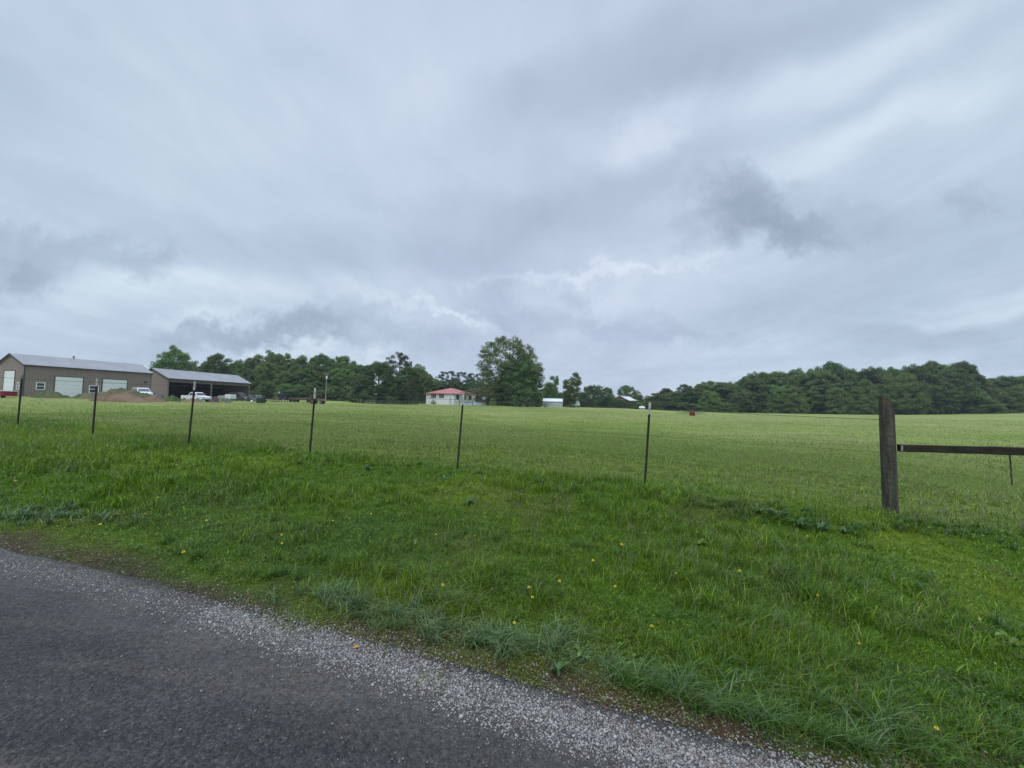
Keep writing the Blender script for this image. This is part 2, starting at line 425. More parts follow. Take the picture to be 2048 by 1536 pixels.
def asphalt():
    m = bpy.data.materials.new('asphalt'); m.use_nodes = True; t = m.node_tree; t.nodes.clear(); g = G(t)
    b = g.n('ShaderNodeBsdfPrincipled'); o = g.n('ShaderNodeOutputMaterial'); t.links.new(b.outputs[0], o.inputs[0])
    co = g.n('ShaderNodeTexCoord').outputs['Object']
    vo = g.n('ShaderNodeTexVoronoi'); g.put(vo.inputs['Vector'], co); vo.inputs['Scale'].default_value = 85
    vo2 = g.n('ShaderNodeTexVoronoi'); g.put(vo2.inputs['Vector'], co); vo2.inputs['Scale'].default_value = 130
    al = g.mapping(co, rot=(0, 0, math.radians(17.8)), sc=(.35, 1.6, 1))
    big = g.mapr(g.noise(al, 1.1, 5, .55, .4), .35, .68)
    c = g.mix(big, (.024, .025, .025), (.050, .049, .047))
    tan = g.mapr(g.noise(g.mapping(al, loc=(4, 2, 0)), 1.4, 5, .6, .5), .54, .70, 0, .55)
    c = g.mix(tan, c, (.11, .092, .072))
    gr = g.mapr(vo.outputs['Color'], 0, 1, .55, 1.55)
    sp = g.n('ShaderNodeSeparateColor'); g.put(sp.inputs[0], vo.outputs['Color'])
    gr = g.mapr(sp.outputs[0], 0, 1, .55, 1.5)
    cc = g.n('ShaderNodeCombineXYZ')
    for k in range(3): g.put(cc.inputs[k], gr)
    c = g.mix(1., c, cc.outputs[0], 'MULTIPLY')
    sp2 = g.n('ShaderNodeSeparateColor'); g.put(sp2.inputs[0], vo2.outputs['Color'])
    c = g.mix(g.mapr(sp2.outputs[1], .95, .97, 0, .4), c, (.17, .165, .155))
    sd = g.vm('DOT_PRODUCT', g.vm('SUBTRACT', co, (P0[0], P0[1], 0)), (EN[0], EN[1], 0))
    dust = g.mapr(g.m('ADD', sd, g.mapr(g.noise(co, 3.0, 5, .6), 0, 1, -.22, .22)), -.55, .05, 0, .62, True)
    c = g.mix(dust, c, (.10, .096, .088))
    mot = g.mapr(g.noise(co, 34, 4, .7), .33, .67, .62, 1.42); mc = g.n('ShaderNodeCombineXYZ')
    for k in range(3): g.put(mc.inputs[k], mot)
    c = g.mix(1., c, mc.outputs[0], 'MULTIPLY')
    g.put(b.inputs['Base Color'], c)
    g.put(b.inputs['Roughness'], g.mapr(g.noise(co, 1.3, 4), .3, .7, .42, .72))
    b.inputs['Specular IOR Level'].default_value = .3
    h = g.m('ADD', g.m('MULTIPLY', vo.outputs['Distance'], -.9), g.m('MULTIPLY', g.noise(co, 26, 5, .7), 1.9))
    bp = g.n('ShaderNodeBump'); bp.inputs['Strength'].default_value = 1.; bp.inputs['Distance'].default_value = .012
    g.put(bp.inputs['Height'], h); g.put(b.inputs['Normal'], bp.outputs[0])
    return m
def build_road():
    ts = np.concatenate([-np.geomspace(120, .05, 170)+2, np.linspace(2.1, 9, 60), np.geomspace(9.2, 120, 60)])
    ss = np.concatenate([np.linspace(-7.2, -3, 12), np.linspace(-2.9, 0, 40), [0.0]])
    T, Sg = np.meshgrid(ts, ss, indexing='ij')
    edge = np.zeros_like(T); edge[:, -2:] = 1
    wob = (fbm(T, T*0+3, 1.2, 61)-.5)*.14 + (fbm(T, T*0+3, 6, 62)-.5)*.05
    T_, S_ = T, Sg + edge*wob
    S_ = S_ + bulge(T_); X = P0[0] + ET[0]*T_ + EN[0]*S_; Y = P0[1] + ET[1]*T_ + EN[1]*S_
    Z = H0(X.ravel(), Y.ravel()).reshape(X.shape)
    Z += (fbm(X, Y, .8, 63)-.5)*.012
    Z[:, -1] -= .06; 
    nS = len(ss); i = (np.arange(len(ts)-1)[:, None]*nS + np.arange(nS-1)[None])
    q = np.stack([i, i+nS, i+nS+1, i+1], -1).reshape(-1, 4)
    o = np_mesh('road', np.stack([X.ravel(), Y.ravel(), Z.ravel()], 1), q.ravel(), np.full(len(q), 4), asphalt(), smooth=True)
    tag(o, kind='structure')
build_road()
def HR(X, Y): return H0(X, Y) + (fbm(X, Y, .8, 63)-.5)*.012

# ------------------------------------------------------------------ gravel along the road edge
ICO_V = None
def stones(name, X, Y, Z, size, cols, m):
    t = (1+5**.5)/2
    iv = np.array([(-1,t,0),(1,t,0),(-1,-t,0),(1,-t,0),(0,-1,t),(0,1,t),(0,-1,-t),(0,1,-t),(t,0,-1),(t,0,1),(-t,0,-1),(-t,0,1)])/1.9
    fi = np.array([(0,11,5),(0,5,1),(0,1,7),(0,7,10),(0,10,11),(1,5,9),(5,11,4),(11,10,2),(10,7,6),(7,1,8),(3,9,4),(3,4,2),(3,2,6),(3,6,8),(3,8,9),(4,9,5),(2,4,11),(6,2,10),(8,6,7),(9,8,1)])
    n = len(X); a = rng.uniform(0, 6.28, n)
    sc = size[:, None]*rng.uniform([.7, .5, .35], [1.2, 1., .75], (n, 3))
    v = iv[None]*(1+rng.uniform(-.22, .22, (n, 12, 1)))*sc[:, None]
    ca, sa = np.cos(a)[:, None], np.sin(a)[:, None]
    V = np.stack([v[..., 0]*ca - v[..., 1]*sa + X[:, None], v[..., 0]*sa + v[..., 1]*ca + Y[:, None], v[..., 2] + (Z+sc[:, 2]*.45)[:, None]], -1).reshape(-1, 3)
    F = (fi[None] + (np.arange(n)*12)[:, None, None]).reshape(-1)
    return np_mesh(name, V, F, np.full(n*20, 3), m, np.repeat(cols, 12, 0))
def build_gravel():
    N = 72000
    t = -np.exp(rng.uniform(np.log(.25), np.log(26), int(N*.62)))+1.6
    t = np.concatenate([t, rng.uniform(-3.5, 2.8, N-len(t))])
    off = (vnoise(t, t*0, 1.1, 71)-.5)*.12
    s = rng.normal(-.14, .085, N)
    far = rng.random(N) < .13
    s = np.where(far, -np.abs(rng.exponential(.25, N)) - .02, s) + off
    keep = (vnoise(t*1.0, s*4, 2.2, 73) > .22) | (rng.random(N) < .6)
    inn = rng.random(N) < .06; s = np.where(inn, np.abs(rng.normal(0, .16, N)), s)
    s, t = s[keep], t[keep]
    X = P0[0]+ET[0]*t+EN[0]*(s+bulge(t)); Y = P0[1]+ET[1]*t+EN[1]*(s+bulge(t))
    r = np.hypot(X, Y)
    Z = np.where(s < 0, HR(X, Y), HG(X, Y))
    size = np.exp(rng.normal(np.log(.0043), .36, len(s)))*np.maximum(1, r/5)**.7
    k = rng.random(len(s))
    c = np.where(k[:, None] < .68, np.array([.245, .24, .23]), np.where(k[:, None] < .88, np.array([.13, .12, .115]), np.array([.20, .18, .16])))
    c = c*rng.uniform(.5, 1.5, (len(s), 1))*np.where(s < -.35, .6, 1.)[:, None]
    o = stones('roadside_gravel', X, Y, Z, size, np.clip(c, .02, .62), attr_mat('gravel_mat', 0, .75, .3))
    tag(o, 'loose pale grey gravel scattered along the edge of the asphalt', 'gravel', kind='stuff')
build_gravel()

def needles():
    """fallen pine needles and dead stalks on the dirt strip"""
    N = 6500
    t = -np.exp(rng.uniform(np.log(.2), np.log(12), N))+2.6; s = rng.normal(.22, .22, N)
    s = np.where(rng.random(N) < .12, -rng.exponential(.5, N), s)
    kp = (fbm(t, s*2, 1.8, 81) > .52); s, t = s[kp], t[kp]; N = len(s)
    X = P0[0]+ET[0]*t+EN[0]*(s+bulge(t)); Y = P0[1]+ET[1]*t+EN[1]*(s+bulge(t))
    Z = np.where(s < 0, HR(X, Y), HG(X, Y)) + rng.uniform(.004, .02, N)
    L = rng.uniform(.025, .075, N); a = rng.uniform(0, 6.28, N); w = rng.uniform(.0006, .0012, N)
    dx, dy = np.cos(a)*L/2, np.sin(a)*L/2; wx, wy = -np.sin(a)*w, np.cos(a)*w
    dz = rng.uniform(-.008, .012, N)
    V = np.stack([np.stack([X-dx-wx, Y-dy-wy, Z], -1), np.stack([X-dx+wx, Y-dy+wy, Z+.001], -1), np.stack([X+dx+wx, Y+dy+wy, Z+dz], -1), np.stack([X+dx-wx, Y+dy-wy, Z+dz], -1)], 1).reshape(-1, 3)
    c = np.array([.125, .065, .038])*rng.uniform(.5, 1.7, (N, 1))
    F = np.arange(N*4)
    o = np_mesh('fallen_pine_needles', V, F, np.full(N, 4), attr_mat('needle_mat', 0, .8, .2), np.repeat(c, 4, 0))
    tag(o, 'reddish brown pine needles littered on the dirt at the road edge', 'litter', kind='stuff')
needles()

# ------------------------------------------------------------------ grass
def blades(name, X, Y, h, w, lean, cols, m, segs, az=None, wdir=None):
    n = len(X); Z = HG(X, Y) - .01
    a = rng.uniform(0, 2*math.pi, n) if az is None else az
    dx, dy = np.cos(a), np.sin(a)
    b = a + math.pi/2 + rng.normal(0, .5, n); wx, wy = np.cos(b), np.sin(b)
    if segs == 1:
        V = np.empty((n, 3, 3))
        for k, (sg, f) in enumerate(((-1, 0), (1, 0), (0, 1))):
            V[:, k, 0] = X + sg*wx*w + f*dx*lean*h; V[:, k, 1] = Y + sg*wy*w + f*dy*lean*h; V[:, k, 2] = Z + f*h
        F = np.arange(n*3); return np_mesh(name, V.reshape(-1, 3), F, np.full(n, 3), m, np.repeat(cols, 3, 0))
    fr = np.linspace(0, 1, segs+1); nv = 2*segs+1
    V = np.empty((n, nv, 3)); 
    for k, f in enumerate(fr):
        cx = X + dx*lean*h*f**2; cy = Y + dy*lean*h*f**2
        cz = Z + h*(f - .38*np.minimum(lean, 1.6)*f**3)
        ww = w*(1-f**1.6)
        if k < segs:
            V[:, 2*k] = np.stack([cx-wx*ww, cy-wy*ww, cz], -1); V[:, 2*k+1] = np.stack([cx+wx*ww, cy+wy*ww, cz], -1)
        else: V[:, 2*k] = np.stack([cx, cy, cz], -1)
    fl = []; per = []
    for k in range(segs-1): fl += [2*k, 2*k+1, 2*k+3, 2*k+2]; per.append(4)
    fl += [2*segs-2, 2*segs-1, 2*segs]; per.append(3)
    F = (np.array(fl)[None] + (np.arange(n)*nv)[:, None]).ravel()
    return np_mesh(name, V.reshape(-1, 3), F, np.tile(per, n), m, np.repeat(cols, nv, 0))
def leafset(P, N, size, rnd=.9):
    """rhombic leaf-clump faces at P facing roughly N"""
    n = len(P); a = rng.normal(0, 1, (n, 3))*rnd + N; a /= np.linalg.norm(a, axis=1)[:, None]
    t = np.cross(a, rng.normal(0, 1, (n, 3))); t /= np.maximum(np.linalg.norm(t, axis=1), 1e-6)[:, None]; b = np.cross(a, t)
    s = (size*rng.uniform(.6, 1.35, n))[:, None]; asp = rng.uniform(.45, .8, n)[:, None]
    bend = a*s*.18
    return np.stack([P-t*s*.5, P-b*s*asp*.5+bend, P+t*s*.5, P+b*s*asp*.5+bend], 1).reshape(-1, 3)
GM = attr_mat('grass_blade', .36, .38, .4)
def sample_polar(N, r0, r1, azmax=math.radians(66)):
    a = rng.uniform(-azmax, azmax, N); r = np.exp(rng.uniform(math.log(r0), math.log(r1), N))
    return r*np.sin(a), r*np.cos(a), r
def jitter_cols(base, n, amt=.25):
    c = base*rng.uniform(1-amt, 1+amt, (n, 1))
    c = c*rng.uniform(.9, 1.1, (n, 3)); return c
def build_grass():
    # near sward, curved blades
    X, Y, r = sample_polar(440000, 1.6, 13)
    s = s_of(X, Y)
    dens = sstep(s + (fbm(X, Y, 1.6, 55)-.5)*.8, -.18, .28)
    patchy = sstep(fbm(X, Y, 1.3, 91), .25, .5)
    dens = dens*(.82+.18*patchy)
    dens = np.maximum(dens, .3*(s > .0))
    dens = dens*(1-.45*thatch(X, Y))
    k = rng.random(len(X)) < dens
    X, Y, r, s = X[k], Y[k], r[k], s[k]; n = len(X)
    col, kf = grass_colour(X, Y, r)
    hn = fbm(X, Y, .8, 95); hn2 = fbm(X, Y, 3.0, 97)
    h = (.045 + .095*sstep(hn, .35, .7))*(.6+.8*hn2)*(1-kf) + kf*(.05+.05*hn2)
    h = h*sstep(s, -.1, 1.0)*.9 + .022
    clump = sstep(fbm(X, Y, 5.5, 131), .42, .62); h = .86*h*(.5 + 1.0*clump)*(1-.5*thatch(X, Y)*(1-kf))
    h = np.maximum(h, .045*sstep(s, 0, .8))*rng.uniform(.5, 1.35, n)
    w = .0019*rng.uniform(.6, 1.6, n)*np.maximum(1, r/3.2)**.9
    lean = rng.uniform(.1, 1.1, n)
    az = np.where(rng.random(n) < .35, rng.normal(-.5, .6, n), rng.uniform(0, 6.28, n))
    c = jitter_cols(col, n, .45)
    yl = rng.random(n) < .18; c[yl] = C_YEL*rng.uniform(.8, 1.8, (yl.sum(), 1))
    st = rng.random(n) < (.03 + .05*kf + .10*(1-sstep(s, .2, .9)) + .22*thatch(X, Y)*(1-kf))
    c[st] = C_STRAW*rng.uniform(.4, 1., (st.sum(), 1))
    o = blades('verge_grass', X, Y, h, w, lean, c, GM, 3, az)
    tag(o, 'green grass of mixed height on the road verge and under the fence', 'grass', kind='stuff')
    X, Y, r = sample_polar(60000, 1.8, 11); s = s_of(X, Y); k = (s > .3) & (s < 5.5) & (fbm(X, Y, 1.4, 171) + .12*rng.normal(0, 1, len(X)) > .55); X, Y, r = X[k], Y[k], r[k]; n = len(X)
    Pn = np.stack([X, Y, HG(X, Y) + rng.uniform(.01, .05, n)], 1)
    V = leafset(Pn, np.broadcast_to(np.array([0, 0, 1.2]), (n, 3)), rng.uniform(.008, .02, n)*np.maximum(1, r/4), .8)
    c = jitter_cols(np.broadcast_to(np.array([.09, .19, .03]), (n, 3)), n, .4)
    o = np_mesh('verge_clover', V, np.arange(n*4), np.full(n, 4), attr_mat('verge_clover_mat', .25, .45, .35), np.repeat(c, 4, 0))
    tag(o, 'small round clover leaves growing through the verge grass', 'ground cover', kind='stuff')
    # pasture
    X, Y, r = sample_polar(520000, 11, 120)
    s = s_of(X, Y); k = s > .4; X, Y, r = X[k], Y[k], r[k]; n = len(X)
    col, kf = grass_colour(X, Y, r)
    hn2 = fbm(X, Y, .35, 99)
    h = (.032+.055*hn2)*rng.uniform(.5, 1.4, n)*(1+.7*(1-kf))
    tall = rng.random(n) < .02; h[tall] *= 2
    w = .0017*rng.uniform(.6, 1.5, n)*np.maximum(1, r/3.2)**.85
    c = jitter_cols(col, n, .28)
    st = rng.random(n) < .13; c[st] = C_STRAW*rng.uniform(.6, 1.15, (st.sum(), 1))
    o = blades('pasture_grass', X, Y, h, w, rng.uniform(.1, 1., n), c, GM, 1)
    tag(o, 'short pale green grass covering the wide pasture behind the fence', 'grass', kind='stuff')
    X, Y, r = sample_polar(9000, 12, 90); s = s_of(X, Y)
    k = (s > 6) & (fbm(X, Y, .22, 161) > .60); X, Y, r = X[k], Y[k], r[k]; n = len(X)
    c = jitter_cols(np.broadcast_to(np.array([.085, .135, .03]), (n, 3)), n, .4)
    o = blades('pasture_clumps', X, Y, rng.uniform(.08, .2, n), .004*np.maximum(1, r/9), rng.uniform(.2, .9, n), c, GM, 2)
    tag(o, 'darker taller grass clumps scattered over the pasture', 'grass', kind='stuff')
    # coarse, bluish wide-bladed tufts beside the road
    for kind, nm, colr, lab in (('b', 'coarse_grass_tufts', (.12, .195, .075), 'coarse bluish grey-green grass tufts with broad arching blades beside the gravel'),
                                ('g', 'lush_grass_tufts', (.075, .155, .022), 'lush dark green grass tufts in the ditch, under the fence and over the dirt strip')):
        X, Y, HH, A, LL, WW = [], [], [], [], [], []
        for (k_, px, py, sp, nt_, hmul) in TUFTS:
            if k_ != kind: continue
            p = ground_hit(px, py)
            for q in range(nt_):
                cx, cy = p.x + random.gauss(0, sp), p.y + random.gauss(0, sp*.45)
                if s_of(cx, cy) < .13: continue
                nb = random.randint(16, 30); hh = random.uniform(.10, .19)*hmul; rw = max(1, math.hypot(cx, cy)/4)
                for i in range(nb):
                    a = random.uniform(0, 6.28) if random.random() < .55 else random.gauss(-.4, .5)
                    X.append(cx+random.gauss(0, .025)); Y.append(cy+random.gauss(0, .025)); HH.append(hh*random.uniform(.55, 1.25)); A.append(a); LL.append(random.uniform(.3, 1.6)); WW.append(random.uniform(.0018, .0036)*rw)
        X, Y, HH, A, LL, WW = map(np.array, (X, Y, HH, A, LL, WW)); n = len(X)
        c = jitter_cols(np.broadcast_to(np.array(colr), (n, 3)), n, .4)
        tag(blades(nm, X, Y, HH, WW, LL, c, GM2 if kind == 'b' else GM, 5, A), lab, 'grass', kind='stuff')
    # thin seed stalks
    X, Y, r = sample_polar(5200, 2.2, 16); s = s_of(X, Y); k = (s > .8) & (fbm(X, Y, .5, 103) > .47); X, Y, r = X[k], Y[k], r[k]; n = len(X)
    c = jitter_cols(np.broadcast_to(np.array([.20, .20, .11]), (n, 3)), n, .35)
    o = blades('seed_stalks', X, Y, rng.uniform(.16, .34, n), .0013*np.maximum(1, r/3.5), rng.uniform(.2, .8, n), c, GM, 4, rng.normal(.2, .8, n))
    tag(o, 'thin straw coloured seed stalks standing above the verge grass', 'grass', kind='stuff')
TUFTS = [('b',640,1195,0.18,9,1.0), ('b',700,1215,0.18,12,1.0), ('b',780,1235,0.18,13,1.0), ('b',860,1255,0.16,13,1.0), ('b',930,1275,0.15,12,1.0), ('b',1000,1295,0.14,12,1.0), ('b',1080,1310,0.12,9,1.0), ('b',900,1215,0.2,7,1.0), ('b',1130,1270,0.2,6,1.0), ('b',30,1035,0.35,10,1.0), ('b',100,1035,0.3,10,1.0), ('b',170,1045,0.3,6,1.0), ('b',1330,1390,0.13,6,1.0), ('b',1440,1420,0.13,7,1.0), ('b',1560,1400,0.14,6,1.0), ('b',1700,1440,0.14,6,1.0), ('b',1230,1340,0.12,6,1.0),
         ('g',1260,1360,0.13,12,1), ('g',1340,1400,0.12,12,1), ('g',1420,1430,0.12,12,1), ('g',1500,1460,0.12,12,1), ('g',1600,1480,0.12,12,1), ('g',1720,1500,0.12,12,1), ('g',1850,1510,0.12,10,1), ('g',1980,1480,0.15,10,1), ('g',1480,1350,0.2,9,1), ('g',1650,1380,0.2,9,1), ('g',1800,1400,0.2,9,1), ('g',560,1160,0.2,8,1), ('g',480,1130,0.25,7,1), ('g',330,1090,0.3,8,0.8), ('g',1500,1020,0.3,14,0.8), ('g',1560,1035,0.3,16,0.8), ('g',1620,1050,0.3,16,0.8), ('g',1680,1062,0.3,12,0.8), ('g',1440,1015,0.35,10,0.8), ('g',1380,1000,0.4,8,0.8), ('g',1290,990,0.35,7,0.8), ('g',1180,980,0.4,8,0.8), ('g',1080,968,0.4,8,0.8), ('g',915,950,0.35,7,0.8), ('g',740,935,0.5,9,0.8), ('g',620,925,0.4,6,0.8), ('g',1790,1050,0.16,8,0.8), ('g',1750,1055,0.2,6,0.8), ('g',1850,1060,0.3,8,0.8), ('g',1950,1070,0.35,10,0.8), ('g',2030,1080,0.35,8,0.8), ('g',1480,1140,0.35,8,1), ('g',1560,1290,0.3,8,1), ('g',1240,1100,0.4,6,1), ('g',900,1070,0.5,8,0.8), ('g',640,1020,0.6,8,0.8), ('g',1700,1180,0.4,8,1), ('g',1900,1250,0.35,8,1)]
GM2 = attr_mat('coarse_blade', .28, .38, .5)
build_grass()

# ------------------------------------------------------------------ fence along the verge
STEEL = mat('post_steel', (.014, .020, .013), (.042, .033, .024), 6, .7, .3, 60)
PALE = mat('post_tip_paint', (.42, .45, .44), (.60, .62, .60), 9, .6)
WIRE = mat('wire', (.05, .05, .048), (.10, .08, .065), 3, .55, metal=.3)
WOOD = mat('old_post_wood', (.032, .031, .022), (.105, .10, .075), 2.2, .85, .9, 18, stretch=(6, 6, .7))
WOODR = mat('rail_wood', (.014, .012, .008), (.038, .032, .022), 2.2, .85, .7, 20, stretch=(.7, 6, 6))
fence = empty('wire_fence', (POSTS[2][0][0]*0 + CP[2].x, CP[2].y, CP[2].z), 0, 'wire fence on six thin dark green steel posts with pale tips, strung along the verge', 'fence')
bpy.context.view_layer.update()
FO = Vector(fence.location)
fdir = Vector((1, -.278, 0)).normalized()
TOPS = []
for i, (b, t, D) in enumerate(POSTS):
    B = pt(b[0], b[1], D); T = pt(t[0], t[1], D + .0); T.y = B.y
    up = (T-B); L = up.length; up.normalize(); side = (fdir - up*fdir.dot(up)).normalized(); fr = up.cross(side)
    def post_seg(z0, z1):
        m = MB()
        q = lambda a, c, z: B - FO + side*a + fr*c + up*z
        m.prism([q(-.019, 0, z0), q(.019, 0, z0), q(.019, .005, z0), q(.0035, .005, z0), q(.0035, .034, z0), q(-.0035, .034, z0), q(-.0035, .005, z0), q(-.019, .005, z0)], up*(z1-z0))
        z = z0 + .03
        while z < z1 - .02:
            if z > 0: m.prism([q(-.009, 0, z), q(.009, 0, z), q(.009, -.009, z), q(-.009, -.009, z)], up*.016)
            z += .055
        return m
    tip = L*.865 if i not in (1, 3) else L*.86
    if i == 0: tip = L*.93
    if i == 3: tip = L*.85
    p = post_seg(-.3, tip).build('post', STEEL, fence)
    q = post_seg(tip, L).build('painted_tip', PALE if i else mat('dull_tip', (.16,.17,.16), (.25,.26,.25), 9, .6), p)
    TOPS.append((B, up, L))
def strand(pts, r, name='wire', parent=fence, off=None, barbs=False, sag=.012):
    off = off if off is not None else FO
    m = MB(); path = []
    for a, b in zip(pts[:-1], pts[1:]):
        for k in range(8):
            f = k/8; path.append(a.lerp(b, f) - Vector((0, 0, sag*4*f*(1-f))) - off)
    path.append(pts[-1]-off)
    m.tube(path, r, 5)
    if barbs:
        for a, b in zip(pts[:-1], pts[1:]):
            n = int((b-a).length/.12)
            for k in range(n):
                c = a.lerp(b, (k+.5)/n) - Vector((0, 0, sag*4*((k+.5)/n)*(1-(k+.5)/n))) - off
                d = Vector((random.uniform(-1, 1), random.uniform(-1, 1), random.uniform(-1, 1))).normalized()*.011
                m.tube([c-d, c+d], .0009, 3)
    return m.build(name, WIRE, parent)
GB = pt(1782, 1034, 5.8); GT = pt(1779, 801, 5.8)
for fz, rr_, bb in ((.93, .0034, True), (.62, .0016, False), (.34, .0016, False)):
    pts = [TOPS[0][0] + Vector((-3.6, 1.0, .15)) + TOPS[0][1]*TOPS[0][2]*fz] + [B + up*(L*fz) - Vector((.0, .02, 0)) for B, up, L in TOPS] + [GB + Vector((-.09, -.02, fz*1.55))]
    strand(pts, rr_, barbs=bb)

# big wooden corner post with its brace rail
bra = empty('wooden_corner_post', GB, 0, 'thick weathered wooden corner post with a slanted top and a dark horizontal rail', 'fence post')
m = MB(); n = 20; hgt = (GT-GB).length; rings = 15; k0 = 0
for j in range(rings):
    z = -.4 + (hgt+.4)*j/(rings-1)
    for a in range(n):
        th = 2*math.pi*a/n
        r = .089*(1 + .05*math.sin(3*th+z*1.5) + .035*math.sin(7*th+2*z) + random.uniform(-.012, .012)) * (1.03 - .05*j/rings)
        zz = z
        if j == rings-1: zz = z + .0 - .085*(math.cos(th)) * 1.0 - .02
        m.v.append(Vector((r*math.cos(th) + (-.018)*z/1.7, r*math.sin(th), zz)))
for j in range(rings-1):
    for a in range(n):
        q = j*n; m.f.append((q+a, q+(a+1) % n, q+n+(a+1) % n, q+n+a))
m.f.append(tuple((rings-1)*n+a for a in range(n)))
m.build('post', WOOD, bra, smooth=False)
# rail: runs to the right, away to the next brace post outside the frame
RA = pt(1797, 896, 5.74) - GB; RB = pt(2140, 905, 5.05) - GB
d = (RB-RA).normalized(); up = Vector((0, 0, 1)); sd_ = d.cross(up).normalized()
def beam(A, B, hw, hh, seg=10, rnd=.004):
    m = MB(); d = (B-A).normalized(); sdv = d.cross(Vector((0,0,1))).normalized(); u = sdv.cross(d)
    for j in range(seg+1):
        c = A.lerp(B, j/seg)
        for a, b in ((-1,-1),(1,-1),(1,1),(-1,1)):
            m.v.append(c + sdv*(a*hw+random.uniform(-rnd, rnd)) + u*(b*hh+random.uniform(-rnd, rnd)))
    for j in range(seg):
        for a in range(4): q = j*4; m.f.append((q+a, q+(a+1) % 4, q+4+(a+1) % 4, q+4+a))
    m.f += [(3,2,1,0), tuple(seg*4+a for a in range(4))]
    return m
beam(RA, RB, .042, .052).build('rail', WOODR, bra)
mm = MB(); mm.box(-.012, -.052, -.035, .03, -.045, .04, Matrix.Translation(RA)); mm.build('bracket', mat('galv', (.35,.36,.36), None, 8, .5, metal=.6), bra)
hr0 = pt(2019, 908, 5.31) - GB; hr1 = pt(2024, 970, 5.30) - GB
mm = MB(); mm.tube([hr0+Vector((0,0,.02)), hr0.lerp(hr1, .5)+Vector((.004,0,0)), hr1], .0085, 8); mm.build('hanging_rod', WIRE, bra)
# wire wrapped round the post, and a slack brace wire
path = [Vector((.099*math.cos(t)-.012, .099*math.sin(t), 1.28 - .05*t)) for t in np.linspace(math.pi*1.05, math.pi*2.1, 14)]
path += [pt(1900, 903, 5.5)-GB, pt(2000, 940, 5.3)-GB, pt(2100, 968, 5.1)-GB]
mm = MB(); mm.tube(path, .0016, 5); mm.build('brace_wire', WIRE, bra)

